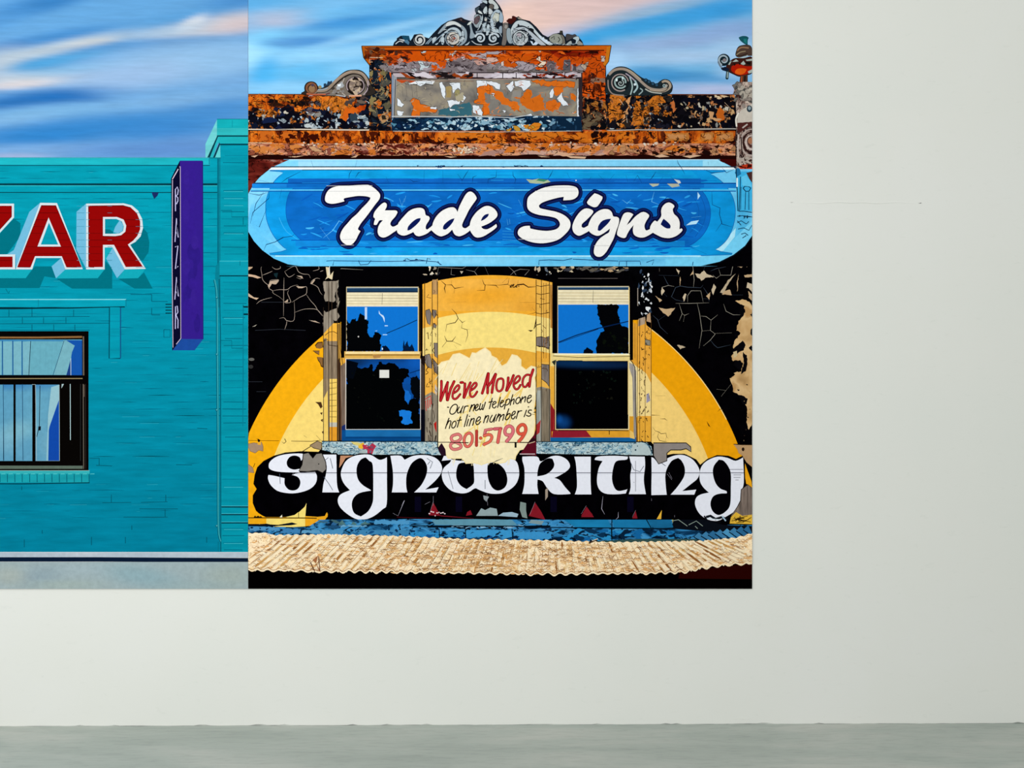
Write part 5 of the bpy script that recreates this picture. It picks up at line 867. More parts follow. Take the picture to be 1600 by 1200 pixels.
wd.line('505.4,480 505.4,690', '2a2018', .8); wd.line('505,533 512,530 513,539 527,541', '2a1a0c', 1); wd.line('508,524 514,519 521,518 527,521', '2a1a0c', .9)
wd.rect(527.8, 506, 532.6, 688, 'b88a3c', 'wood'); wd.poly('528,560 536,575 534,688 529,688', '6a4a34', 'wood'); wd.line('530,560 531,690', '180f0a', 1.6); wd.line('528,506 528,690', '3a2410', .8); wd.poly('531,540 541,540 537,572 533,580', 'dca23a'); wd.line('531,506 532,545 536,572', '2a1808', .9)
wd.poly('532,572 540,566 540,666 534,666', '8a7464', 'wood'); wd.poly('534,666 541,662 541,690 534,690', '1a2c64')
for y in range(598, 660, 9): wd.line([(515, y+rnd.uniform(-1, 1)), (526, y+rnd.uniform(-1.5, 1.5))], '5a4414', .7)
wd.poly('509,417 511,432 508,437 513,434 519,437 521,424 516,430 515,418', 'd8c8a4'); wd.line('515,416 514,430', 'e0e0dc', 1); wd.poly('528,437 529,448 527,452', 'a8a090'); wd.poly('529,472 531,470 528,482', '98907c')
# inner pilaster left of the notice 664-684
wn = pil('painted_pilaster')
wn.poly('664,444 672,440 684,436 684,700 664,700', 'ecae46'); wn.poly('653,455 664,451 664,690 653,690', 'e6a63a'); wn.poly('653,516 664,512 664,560 653,560', 'f2d584'); wn.poly('664,512 684,508 684,552 664,554', 'f0d680')
wn.rect(675.5, 437, 684, 460, 'c89c66', 'wood'); wn.rect(657, 556, 664, 690, '1c1210'); wn.poly('657,566 663,572 663,690 657,690', '4a3c34', 'wood')
for s_ in ['665,485 671,483 674,490 672,508 668,505 665,492', '676,484 682,485 682,492 678,498 676,492', '677,505 682,508 681,513 677,511', '664,555 671,553 674,562 675,576 668,574 664,566', '678,536 684,536 684,560 679,556', '676,560 684,570 683,585 678,580']: wn.poly(s_, '8c8078', 'wood'); wn.outline(s_, '2a1c14', .4, False)
wn.poly('664,618 675,612 684,618 684,690 664,690', 'a29682', 'wood'); wn.poly('664,622 675,616 675,640 664,642', 'b8b09c', 'wood')
for s_ in ['664,624 674,618', '665,626 666,642', '668,624 669,638', '671,624 672,636', '673,620 674,632']: wn.line(s_, 'c01c1c', 1.2)
wn.poly('678,662 682,658 682,676 679,668', 'b81c18'); wn.poly('680,600 684,608 682,618 679,612', 'c8bcb0')
for x in (663.6, 675.2, 683.8): wn.line([(x, 440), (x, 690)], '1c120c', 1)
wn.line('657.6,452 657.4,556', '6a4410', .8); wn.line('660.6,452 660,556', '8a5c14', .7)
for i in range(26):
    x, y = rnd.uniform(666, 682), rnd.uniform(448, 610); wn.line([(x, y), (x+rnd.uniform(-4, 4), y+rnd.uniform(-3, 8)), (x+rnd.uniform(-5, 5), y+rnd.uniform(0, 10))], '3a200a', rnd.uniform(.6, 1.2))
for i in range(14):
    x, y = rnd.uniform(666, 682), rnd.uniform(630, 688); wn.line([(x, y), (x+rnd.uniform(-2, 2), y+rnd.uniform(4, 12))], rnd.choice(['3a2c24', '5c5044', '1c1612']), rnd.uniform(.8, 1.6))
# right of the notice 838-871
wr = pil('painted_pilaster')
wr.poly('838,437 860,441 872,455 872,690 838,690', 'e8b04c'); wr.poly('838,494 860,498 871,504 871,556 838,548', 'f2d680'); wr.rect(859.5, 445, 871, 500, 'd89848', 'wood'); wr.poly('860,460 871,466 871,516 860,512', 'c8893c', 'wood'); wr.rect(860, 514, 871, 572, 'ecd488')
wr.poly('838,548 860,552 860,566 838,566', 'e8a83c'); wr.rect(838, 566, 846, 620, 'e6ae46')
for s_ in ['838,527 846,526 852,528 858,525 859,540 857,546 850,541 843,542 838,540', '846,569 858,570 858,604 854,598 846,592']: wr.poly(s_, '8a7e76', 'wood'); wr.outline(s_, '1c120c', .5, False)
wr.poly('838,606 846,604 860,608 860,690 838,690', '9c9484', 'wood'); wr.rect(838, 610, 845, 690, 'b0b4ac', 'wood'); wr.rect(847, 607, 857.5, 690, '8c7e6a', 'wood'); wr.rect(860, 575, 870, 640, 'e6a93a'); wr.poly('860,630 866,640 866,680 860,688', '8a1c20'); wr.poly('866,640 871,646 871,672 864,680', 'b03030'); wr.poly('838,664 845,656 843,676 838,680', 'a83030')
for x in (837.8, 846, 858.4, 866.6): wr.line([(x, 437 if x < 860 else 450), (x, 690)], '20140a', 1)
for x in (849.6, 853.2): wr.line([(x, 442), (x, 560)], '8a5a1c', .8)
for y in (446, 458.6, 474, 489): wr.line([(838, y), (845, y+1.6), (859, y-.8)], '3a200a', 1)
wr.line('838,498 836,508 834,514 838,508 845,506', '2a1408', 1.4); wr.line('838,540 858,544', '2a1a10', .9); wr.line('866,520 870,545 872,552', '2a2014', 1)
for i in range(14):
    x, y = rnd.uniform(840, 858), rnd.uniform(445, 620); wr.line([(x, y), (x+rnd.uniform(-4, 4), y+rnd.uniform(0, 5)), (x+rnd.uniform(-5, 5), y+rnd.uniform(1, 6))], '4a2a0c', .8)
# right-hand outer pilaster 983-1018
wo = pil('painted_pilaster')
wo.rect(982, 416, 1020, 500, '050508', 'night'); blobs(wo, (998, 418, 1018, 492), ['c8ccd0', '8a929c', '2a3a50', 'e0e2e4'], 36, (.8, 2.4), (1.4, 4)); wo.line('996.5,450 996.5,478', 'a89c90', 1)
wo.poly('983,500 996,507 996,690 983,690', 'e09e34'); wo.poly('996,500 1000,498 1008,497 1010,508 1018,515 1018,690 996,690', 'e9a63c'); wo.poly('998,498 1008,495 1008,506 997,510', 'b8a088', 'wood'); wo.poly('1011,492 1016,488 1017,504 1010,502', 'b89470'); 
wo.poly('983,562 996,574 996,652 983,650', 'ecd89c'); wo.poly('983,566 990,570 994,580 994,690 990,690 988,590 983,574', 'b0a8a0', 'wood'); wo.poly('996,574 1003,578 1010,584 1018,600 1018,650 996,650', 'f2d68e'); wo.poly('996,650 1018,655 1018,690 996,690', 'e6a83a'); wo.poly('983,652 990,650 990,690 984,690', 'd89a2c')
for x in (996, 999.6, 1008, 1017.4): wo.line([(x, 500), (x, 690)], '4a3010', .8)
for x in (986, 992): wo.line([(x, 505), (x, 560)], '8a5a18', .8)
wo.line('983,560 988,566 992,574 995,690', '1c1410', 1.2); wo.poly('1008,530 1016,532 1016,540 1008,539', '8a8474'); wo.outline('1008,530 1016,532 1016,540 1008,539', '1a140c', .5, False); wo.poly('1010,616 1014,614 1016,626 1010,630', '9a94a8')
for i in range(60):
    x, y = rnd.uniform(998, 1016), rnd.uniform(510, 686); wo.line([(x, y), (x+rnd.uniform(-2.4, 2.4), y+rnd.uniform(-1, 4)), (x+rnd.uniform(-2.4, 2.4), y+rnd.uniform(0, 6))], '3a2410', rnd.uniform(.6, 1.3))
wo.line('985,540 984,552 987,560', '2a1a0c', 1)

def window(nm, gx0, gy0, gx1, gy1, hx0, hy0, hx1, hy1, bly0, bly1):
    w_ = Part(B, nm)
    w_.rect(gx0-9, gy0-12, gx1+7, gy1+10, '030204'); w_.rect(gx0-1, gy0-1, gx1+1, gy1+1, 'c8b488')
    w_.rect(gx0, gy0, gx1, gy0+8, '1c3c5c'); w_.line([(gx0, gy0+.8), (gx1, gy0+.4)], 'a8b4b8', 1); w_.rect(gx0, gy0+6, gx1, gy0+8, '0c2440')
    gl = Part(B, 'painted_pane', parent=w_); gl.rect(gx0, bly1, gx1, gy1, '0f6fca', 'flat')
    bl = Part(B, 'painted_blind', parent=w_); bl.rect(gx0, bly0, gx1, bly1, 'e8dcb8', 'paint'); n = 4
    for i in range(1, 5): bl.line([(gx0, bly0+i*(bly1-bly0)/5), (gx1, bly0+i*(bly1-bly0)/5+.4)], rnd.choice(['9a8a6a', 'b4a888', 'c0ac80']), .8)
    bl.line([((gx0+gx1)/2, bly0+1), ((gx0+gx1)/2-.6, bly1-3)], '5a5448', 2.2, taper=True); bl.line([(gx0, bly1-.6), (gx1, bly1-.6)], 'e0d8c8', .9)
    lo = Part(B, 'painted_pane', parent=w_); lo.rect(hx0, hy0, hx1, hy1, '010102', 'flat')
    return w_, gl, bl, lo
winL, gl, bl, lo = window('painted_window', 542, 449, 653, 549, 541, 561, 656.5, 670.5, 457, 479)
WG = (380, 400, 5.3333)
gl.poly(rag(pts('864,530 890,560 905,535 940,520 950,545 975,480 1000,490 1025,520 1045,540 1035,600 1040,640 1060,680 1085,675 1100,635 1130,640 1155,665 1135,700 1150,740 1140,795 864,795', WG), 1.5, 1.6), '030406')
gl.poly(rag(pts('1150,795 1165,750 1190,740 1210,770 1225,795', WG), 1.0, 1.6), '041026'); gl.poly(rag(pts('1330,795 1335,700 1350,750 1370,705 1380,760 1410,730 1430,795', WG), 1.0, 1.6), '051a38')
gl.line('604,521 630,510 651.6,500', '06305c', 1.3)
gl.rect(570, 480, 573.6, 499, 'b8d0f0'); gl.poly('592,485 594,490 599,493 601,497 601,504 598,496 592,490', 'c4dcf4'); gl.line('598,523 605,523', 'a8ccf0', 1.4); gl.line('601,509 606,509', 'c0dcf8', 1.4); gl.poly('586,517 590,516 588,518', '9cc4f0'); gl.disc(560, 526, 1.2, 'c8c4c0'); gl.disc(597.5, 545, 1, 'c8dcf0', ry=1.8)
lo.grid(541, 561, 656.5, 671, 3, strokes('020204', [(640, 566, 30, 10, -10, '0b58b0', .95), (612, 566, 10, 12, 0, '0a4690', .8), (648, 590, 10, 24, 0, '0a4088', .8), (555, 563, 30, 4, 0, '0c2444', .9), (634, 600, 5, 9, 20, '1468c0', .9), (630, 622, 7, 8, 20, '1878d8', 1), (640, 634, 6, 5, -20, '1878d8', 1), (638, 604, 6, 5, 0, '1464c0', .9), (650, 612, 6, 6, 0, '0c4894', .7)]), 'flat')
lo.poly('541,561 656.5,561 656.5,662 640,662 541,580', '0b4690', 'flat')
lo.grid(541, 561, 656.5, 600, 3, strokes('0b4a9a', [(600, 562, 60, 5, 0, '0a3a78', .8), (650, 566, 14, 10, 0, '0e58b4', .8), (552, 566, 22, 9, 0, '0a2548', .9)]), 'flat')
lo.poly(rag(pts('864,870 920,900 980,940 1040,930 1075,900 1090,960 1130,880 1180,905 1210,890 1260,900 1300,940 1340,930 1375,950 1390,1000 1350,1020 1330,1060 1345,1120 1400,1190 1470,1190 1470,1500 864,1500', WG), 2.0, 1.6), '020304')
lo.poly('541,562 560,567 552,592 541,590', '03070f'); lo.poly(rag(pts('1390,1010 1440,1000 1475,1030 1475,1200 1420,1180 1400,1120 1390,1060', WG), 1.6, 1.6), '04070c')
lo.poly(rag(pts('1345,1110 1380,1130 1400,1170 1380,1240 1350,1200', WG), 1.2, 1.6), '1468c4'); lo.poly(rag(pts('1300,1290 1330,1280 1370,1290 1400,1300 1395,1350 1410,1390 1350,1410 1315,1385 1335,1345 1300,1330', WG), 1.3, 1.6), '1878d6'); lo.poly(rag(pts('1440,960 1475,960 1475,1010 1450,1000', WG), .8, 1.6), '1058ac')
lo.line('640,583 656,578', '062450', 1.2)
blobs(lo, (550, 580, 640, 660), ['060c08', '080a06', '0c0e0a'], 30, (.6, 1.6), (.6, 1.8)); lo.rect(593, 578, 608, 590.4, 'd8d8d2', 'flat')
winL.poly('538,549 658,549 656,561 538,560', 'd9a850'); winL.rect(540, 549.4, 656.5, 553, 'f0d698'); winL.line('539,554.6 656,554.8', '3a2410', 1); winL.line('653.6,450 653.6,550', 'e8cf90', 1.4); winL.line('655.6,450 656.4,553', '5a3c10', .8)
winL.line('540.4,560 540.4,671 657,670.8 657,561', 'dcd8d0', 1.2); winL.rect(541, 559.4, 656, 561, 'e8c884'); winL.poly('582,554 596,555 594,559 584,560', 'b48448')
winR, gr, br, lr = window('painted_window', 872, 448, 982, 552.6, 868.5, 564, 981, 670.5, 453, 476)
WR = (900, 400, 5.3333)
gr.poly(rag(pts('175,405 345,405 350,470 365,520 372,575 440,600 440,815 165,815 175,700 195,650 235,620 225,590 200,560 190,510 175,460', WR), 1.5, 1.6), '030406'); blobs(gr, (940, 520, 978, 550), ['070c06', '0a1008', '050705'], 20, (1, 3), (1, 3))
gr.poly(rag(pts('62,815 65,785 90,765 115,775 140,790 140,815', WR), 1.0, 1.6), '030610')
gr.line('872,535 900,524 935,513 982,502', '05204a', 1.5); gr.line('874,535.6 935,514', '0a1c3c', .8)
lr.grid(868.5, 564, 981, 671, 3, strokes('010102', [(900, 568, 60, 6, -2, '0a2c54', .9), (960, 570, 30, 5, 0, '0c2040', .8), (880, 660, 10, 9, 0, '0c4080', .8), (874, 655, 4, 6, 0, '1458a8', .6)]), 'flat')
blobs(lr, (895, 580, 960, 630), ['08120c', '0a1410', '12120c', '080c0a'], 34, (.8, 2.4), (.8, 2.4))
winR.poly('862,552 984,553 984,563.6 862,563', 'e6cf88'); winR.line('866,553.4 983,553.6', 'f4ecc8', 2.2); winR.line('864,556 880,557 904,558.6 984,556.6', '4a4028', .9); winR.line('982.8,449 983,552', 'e8cf90', 1.6); winR.line('868,563 868,671 983,671', 'e4d098', 1.6); winR.line('982.4,565 982.4,671', 'e4d098', 1.8); winR.poly('862,565 869,562 867,572', '2a3028')
# under-sill strips
silL = Part(B, 'painted_sill', label='pale blue-grey stone sill under a painted window')
silL.rect(534, 672, 664, 689.5, '0c4c8c', 'blue'); silL.rect(540, 671.6, 657, 682, '1c6cac', 'blue'); silL.line('540,684 657,684', '06305c', 1); silL.rect(657.6, 640, 664, 690, '0a0a14')
silL.poly('503.5,689.5 689,690 689,711 520,710 516,706 503.5,703', mat='stone'); silL.line('503,689.4 690,690', '0a1a24', 1.4)
silL.poly('548,690 558,691 566,693 562,698 552,694', 'd8c878'); silL.poly('560,697 567,691 570,694 566,702 560,700', 'e8b030'); silL.poly('566,695 572,693 577,697 582,692 588,697 584,703 582,709 574,710 574,702 568,702', 'b0304a'); silL.poly('562,702 572,704 572,710 556,708', 'a8b4b4')
silR = Part(B, 'painted_sill', label='pale blue-grey stone sill under a painted window')
silR.poly('862,674 984,672 984,686 862,687', 'dc9c2c'); silR.poly('864,673 916,673 924,683 862,684', '8c1c2c'); silR.rect(860, 683.6, 994, 690, '14609c', 'blue'); silR.line('864,672 982,673', '2a1a0c', 1); silR.line('952,673 952,679', '201408', 1.2); silR.poly('984,672 990,676 992,686 984,684', 'e8c068')
silR.poly('835,690 1010,691 1018,698 1020,711.5 835,711.5', mat='stone'); silR.line('835,690 990,691 1004,689.6 1014,695 1019,708', '0a1a24', 1.3); silR.line('835,711.6 1020,712', '10181c', 1)
for part_, x0, x1 in ((silL, 506, 686), (silR, 838, 980)):
    for i in range(46):
        x, y = rnd.uniform(x0, x1), rnd.uniform(692, 708); part_.line([(x, y), (x+rnd.uniform(-4, 4), y+rnd.uniform(-3, 3)), (x+rnd.uniform(-6, 6), y+rnd.uniform(-3, 3)), (x+rnd.uniform(-6, 6), y+rnd.uniform(-3, 3))], rnd.choice(['2c5c78', '386c84', 'd0dcdc', '1c4058']), rnd.uniform(.6, 1.3), smooth=True, taper=True)
silR.poly('988,694 1000,692 1012,696 1017,706 1016,711 986,711', 'b4c4c6'); silR.disc(993, 703, 1.4, '1c3848'); silR.disc(996, 697, .9, '2c4858')

# ---- black lettering shadow, signwriting words
low = Part(B, 'painted_lettering_shadow')
low.poly('398,742 402,730 412,720 428,712 446,707 470,705 500,706 504,711 689,711 690,706 1018,712 1036,712 1052,709 1072,710 1088,718 1094,726 1104,718 1120,711 1138,712 1150,717 1158,713 1175.2,712 1175.2,824 430,824 425,812 410,807 400,798 395,786 395,774 401,764 396,756', '030205', 'night')
low.poly('388,808 500,808 508,806 511,800 512,806 508,812 388,813', 'eaa418'); low.poly('446,808 463,804 476,792 479,786 477,808', 'f2d878'); low.poly('437,808 441,804 440,808', 'e8e4c8')
sun2 = Part(B, 'painted_yellow_kerb'); KY = (385, 800, 8.0)
sun2.poly('24,0 130,0 200,45 250,68 24,68', 'f2ab12', T=KY); sun2.poly('24,75 250,75 250,150 24,150', 'eda81a', T=KY); sun2.poly('250,82 735,82 735,180 560,190 330,182 250,150', 'f4da74', T=KY); sun2.poly('735,75 860,82 920,115 890,160 735,180', 'eca41c', T=KY); sun2.poly('735,50 890,60 980,50 1000,12 1018,20 1015,60 980,85 890,82 735,74', 'e8a41e', T=KY); sun2.poly('500,68 600,40 650,0 735,0 735,68', 'f4da74', T=KY)
sun2.poly('90,68 110,42 120,60 150,45 160,58 180,50 200,66', '120c04', T=KY); sun2.poly('420,68 445,42 450,66', 'e8e4d0', T=KY); sun2.line('24,72 735,74 880,78', '1c1408', 1.4, T=KY); sun2.line('650,0 655,72', '1c1408', .8, T=KY)
sun2.poly('24,150 150,155 250,145 300,155 400,160 570,130 640,150 560,165 420,172 330,182 500,192 740,182 700,195 24,190', '06101c', T=KY); sun2.line('740,182 890,162 930,112', '0a0c10', .9, T=KY)
low.poly('1164,724 1174,752 1175.2,762 1166,756 1164,745', 'f0a81a'); low.line('1166,722 1175,752', '050406', 2)
wrt = Part(B, 'painted_wall_lettering', label='white uncial word signwriting on black, cut by a mortar line')
W6, W7, W8 = K6, K7, K8
UL = [
 ('213,690 222,650 270,610 340,588 430,579 500,582 512,605 482,640 470,610 430,596 388,608 363,650 375,692 420,713 470,706 468,737 350,735 270,727 228,712', [], W6),
 ('210,758 260,765 345,785 347,840 380,880 430,886 465,862 477,815 455,775 405,757 470,740 600,733 615,770 605,825 560,872 480,902 390,911 290,892 230,842 207,790', [], W6),
 ('665,588 776,588 778,680 780,800 786,860 800,903 660,903 669,830 688,760 697,690 682,640', [], W6),
 ('818,720 850,650 900,610 970,590 1060,590 1130,630 1170,625 1198,610 1198,800 1196,1000 1160,1045 1090,1100 1020,1127 950,1127 880,1092 810,1030 788,970 812,920 890,885 840,830 816,770', ['945,740 950,680 980,630 1020,611 1050,640 1080,680 1084,900 1078,990 1040,1062 980,1104 925,1075 905,1010 920,950 970,908 1065,888 1058,880 1000,845 960,800'], W6),
 ('-160,598 -75,598 -42,632 20,602 90,592 170,598 235,630 270,690 258,750 205,815 130,880 242,860 222,903 38,903 95,845 135,770 147,700 127,645 90,617 40,640 5,680 -25,760 -28,850 -18,903 -148,903 -138,830 -140,720', [], W7),
 ('268,640 285,600 335,600 350,628 430,640 540,640 700,620 800,620 885,640 912,720 906,790 870,852 790,905 700,915 640,905 580,882 545,869 490,902 430,911 350,890 290,832 268,760 285,700 335,655 348,632', ['388,760 395,700 420,660 500,655 530,670 537,760 533,830 475,876 430,850 400,810', '650,680 680,655 740,665 795,720 815,800 795,860 740,888 690,865 655,790'], W7),
 ('940,605 1060,605 1085,640 1110,640 1180,603 1250,600 1310,630 1337,680 1315,720 1250,762 1205,783 1250,800 1290,852 1337,905 1330,917 1205,917 1150,872 1110,812 1066,795 1064,850 1075,916 938,916 952,860 958,800 956,700 940,640', ['1064,770 1068,720 1090,660 1150,620 1190,623 1206,670 1190,710 1140,752'], W7),
 ('1372,605 1510,605 1508,800 1514,920 1376,920 1394,860 1392,750 1385,660', [], W7),
 ('155,632 180,605 320,598 432,605 420,630 338,642 310,700 300,790 318,860 350,890 400,885 428,876 415,912 330,919 240,912 190,872 174,800 190,700 222,642', [], W8),
 ('443,603 572,605 576,680 565,800 582,918 440,918 455,860 452,760 462,690', [], W8),
 ('628,610 650,620 690,668 722,655 760,620 830,594 900,594 970,628 1018,690 1029,740 1010,790 960,832 885,892 1002,880 985,922 788,922 850,850 900,770 906,700 880,640 850,616 798,640 760,700 744,760 748,850 756,923 628,926 628,850 630,740', [], W8),
 ('1030,740 1050,680 1100,635 1180,605 1260,615 1330,640 1392,612 1398,820 1375,900 1370,980 1330,1052 1250,1105 1180,1140 1100,1130 1030,1082 993,1010 1000,950 1040,920 1107,905 1060,860 1033,810', ['1140,740 1150,680 1190,630 1230,640 1270,690 1290,750 1290,860 1285,1000 1250,1060 1190,1092 1140,1062 1120,1000 1140,940 1190,915 1256,911 1252,892 1200,870 1160,820'], W8)]

for o, hs, T in UL: wrt.outline(o, '030205', 2.4, False, T)

for o, hs, T in UL: wrt.poly(o, 'e4e6f0', 'flat', True, holes=hs, T=T)

for o, hs, T in UL[3:]:
    for h in hs: wrt.poly(h, '030205', 'flat', True, T=T)
def mortar(y, col, w_):      # the mortar line shows only across the white letters
    for o, hs, T in UL:
        xs = []
        for l in [o] + hs:
            l = spline(pts(l, T), True, 4)
            for i in range(len(l)):
                a, b = l[i-1], l[i]
                if (a[1]-y)*(b[1]-y) < 0: xs.append(a[0]+(b[0]-a[0])*(y-a[1])/(b[1]-a[1]))
        xs.sort()
        for x0, x1 in zip(xs[::2], xs[1::2]): wrt.line([(x0, y), (x1, y)], col, w_)
mortar(738.6, '5e5e6a', 1.0); mortar(740, 'b8bcc8', .7)
for s_ in ['458,738 458,742', '700,736 708,764', '1140,733.4 1161,733.4', '1146,742 1158,742', '1146,746 1157,746', '1149,750 1154,750', '993,720 993,768', '990,753 991,754']: wrt.line(s_, '6a6a76', .8)
for s_ in ['985,722 990,734 1000,737 1006,728', '509,735 507,720 513,715', '516,716 520,732', '506,745 514,756 520,766', '437,740 438,756', '667,716 676,722 672,732', '1029,720 1040,728', '672,721 668,726', '758,750 758,764']: wrt.line(s_, '3c4656', .9)
wrt.poly('474,709 482,707 489,716 494,709 503,708 509,722 510,733 504,739 496,735 480,737 467,736 472,726', '857f78', 'paint'); wrt.outline('474,709 482,707 489,716 494,709 503,708 509,722 510,733 504,739 496,735 480,737 467,736 472,726', '14100e', .7, False); wrt.disc(498, 725, 1, '201c18')
wrt.poly('484,696 496,689 503,692 502,703 490,700', '9a8468'); wrt.outline('484,696 496,689 503,692 502,703 490,700', '201810', .5, False); wrt.line('470,707 486,697', '201810', 1); wrt.line('503,690 494,680', '141008', 1.2, taper=True)
wrt.poly('532,712 552,712 540,716 534,726 530,731', 'c08a68')
wrt.poly('1021,692 1072,692 1079,698 1080,706 1072,701 1064,703 1048,703 1042,708 1042,720 1029,725 1021,712', '8c8480', 'paint'); wrt.outline('1021,692 1072,692 1079,698 1080,706 1072,701 1064,703 1048,703 1042,708 1042,720 1029,725 1021,712', '14100e', .7, False)
wrt.poly('1146,694 1175.2,695 1175.2,730 1166,722 1160,712 1154,708 1152,702', 'b8946a', 'paint'); wrt.outline('1146,694 1160,695 1175,695', '201408', .5, False); wrt.disc(1161, 702, 2.2, '2a1c10', ry=3)
wrt.poly('1158,765 1168,757 1175.2,762 1175.2,808 1142,806 1152,792 1157,782', '8c7c72', 'wood'); wrt.outline('1158,765 1168,757 1175.2,762 1175.2,808 1142,806 1152,792 1157,782', '181010', .6, False)
for x in (1162, 1167, 1171): wrt.line([(x, 775), (x+1, 804)], '5c5048', .9, taper=True)
wrt.poly('1142,808 1150,800 1160,806 1175.2,804 1175.2,819 1140,818', 'e0b23c'); 
for i in range(12): wrt.line([(rnd.uniform(1142, 1174), rnd.uniform(805, 817)) for _ in range(3)], '2a1c08', .9)
wrt.line('1103,808 1110,806 1118,811 1128,808 1136,812', '10141c', 4); wrt.line('1103,810 1112,811 1124,812', 'd0dce4', 1.4); wrt.line('1128,806 1134,814', 'a8c4d8', 2); wrt.line('1100,806 1106,814 1126,816', '0a0a10', 2.4)
# small marks in the black dado
def tri(s_, c='821824'): low.poly(s_, c); 
for s_ in ['677,785 684,798 688,806 670,805', '730,800 735,797 738,804 728,806', '836,785 846,800 852,812 826,806', '916,792 926,804 908,806', '917,792 928,808 908,808', '993,798 996,810 988,810']: tri(s_)
for s_ in ['836,784 828,804', '916,790 908,803', '993,797 988,808', '677,783 672,800', '677,775 677,790', '627,790 632,782 622,806', '942,775 940,795 945,804', '761,772 762,790', '1018,779 1018,783', '966,800 966,808 962,812', '1054,805 1054,808', '614,802 622,806', '664,788 672,784', '1042,740 1050,750', '1045,738 1050,748']: low.line(s_, 'a8a4b4', .9, taper=True)
tri('1026,811 1034,797 1033,811', 'e8b43c'); low.poly('744,806 752,794 758,797 766,793 776,795 778,806 768,806', '8ea0a4', 'paint'); low.poly('778,806 786,801 800,800 810,803 808,808', '9ab4c4'); low.poly('813,784 822,786 822,798 824,810 816,808 812,796', '7c8c88'); low.poly('755,774 764,776 760,784 756,780', '90989c'); low.poly('852,765 856,762 856,776 852,782', 'a09080')
for i in range(9): low.disc(671+i*3, 801+rnd.uniform(-2, 5), rnd.uniform(.8, 1.6), 'd8c8cc', ry=1)
for s_ in ['672,802 690,806 740,810', '620,808 672,810']: low.line(s_, '6a1420', 1.6, taper=True)
for x in (648, 712, 860, 980): low.rect(x, 776, x+10, 800, '070518')
low.poly('1050,812 1064,812 1072,822 1060,818 1052,820', 'c8bc54'); low.line('1051,813 1066,813', '8c8838', 1.2)

# ---- notice
K9, KD = (680, 570, 20.0), (750, 565, 17.7778)
ntc = Part(B, 'painted_notice', label='cream brushed patch reading We\'ve Moved with a telephone number')
NP = '684,700 684,572 690,566 702,563 708,554 718,552 726,556 734,560 738,551 744,552 750,548 758,543.5 766,550 768,556 776,560 784,572 792,568 797,560 800,554 808,556 814,562 814,572 822,578 830,572 838,574 838,584 835,590 838,606 838,612 834,640 836,660 834,680 830,692 824,700 812,703 806,712 805,718 795,716 790,722 780,724 768,721 752,726 742,723 728,724 722,716 700,716 696,708 690,700'
ntc.poly(NP, 'f8e9be', 'paint'); ntc.outline(NP, 'f2dea4', .8, False)
rnd = random.Random(88)
for i in range(40):
    x, y = rnd.uniform(692, 800), rnd.uniform(560, 600); ntc.line([(x, y), (x-rnd.uniform(8, 18), y+rnd.uniform(16, 34))], rnd.choice(['f7e9c0', 'f6e4b4', 'f0d68c', 'f8ecca', 'ecd080']), rnd.uniform(1.4, 4), 'paint', taper=True)
for x, y, rx, ry, c in [(770, 622, 26, 8, 'f4cf6c'), (735, 640, 30, 8, 'f5da8c'), (800, 655, 24, 10, 'f4d478'), (715, 655, 20, 12, 'f4dc94'), (790, 620, 14, 10, 'f2c860'), (812, 612, 12, 8, 'f3cf72'), (744, 668, 24, 10, 'f4d478'), (700, 690, 14, 14, 'f6e6bc'), (760, 705, 40, 9, 'f7e6b0'), (735, 618, 10, 5, 'f2c870'), (826, 670, 6, 14, 'f0e8be'), (758, 684, 10, 14, 'f5d468')]:
    for j in range(3): ntc.line([(x+rnd.uniform(-rx, rx)*.6+5, y-ry), (x+rnd.uniform(-rx, rx)*.6-5, y+ry)], c, rnd.uniform(5, 10), 'paint', taper=True)
ntc.line('742,700 738,712', 'e8cc5c', 2.6, taper=True)
for i in range(34):
    x = rnd.uniform(700, 800); ntc.line([(x, 712), (x-3, 722+rnd.uniform(0, 6))], 'f5e6b8', 3, 'paint', taper=True)
ntc.rect(684, 690.4, 696, 691.6, '14100c'); ntc.line('695,691 712,691 732,691.6', '140c08', 1.2); ntc.line('732,691 830,690.8', 'b89c5c', .7); ntc.line('793,691.2 826,691.4', '0c0a08', 1.3); ntc.rect(804, 691.5, 807.2, 699.5, '0a0806')
ntc.poly('826,690 834,680 838,668 838,712 812,710 818,702', '5c1020'); ntc.poly('824,692 832,684 838,686 832,693', '2a1018'); ntc.line('812,709.4 836,709.4', 'c8b4b8', 1.4); ntc.line('826,693 836,690', 'd0b090', 1.2); ntc.poly('684,700 690,692 696,702 697,712 690,712 686,706', '241020'); ntc.line('768,724 776,720 786,716', '1c2428', 1.2, taper=True)
ntc.line('684,572 684,690', '3c3424', .9); ntc.line('837.8,572 837.6,690', '1c140c', 1.2)
nt1 = Part(B, 'painted_notice_lettering', parent=ntc)
def stroke(s_, w_, fill, dark, T, smooth=True, hi=None):
    nt1.line(s_, dark, w_+1.3, smooth=smooth, T=T, caps=True); nt1.line(s_, fill, w_-.1, smooth=smooth, T=T, caps=True)
    if hi: nt1.line(s_, hi, w_*.3, smooth=smooth, T=T, taper=True)
R1, R2, R3 = 'b41820', '6a0a08', 'd04048'
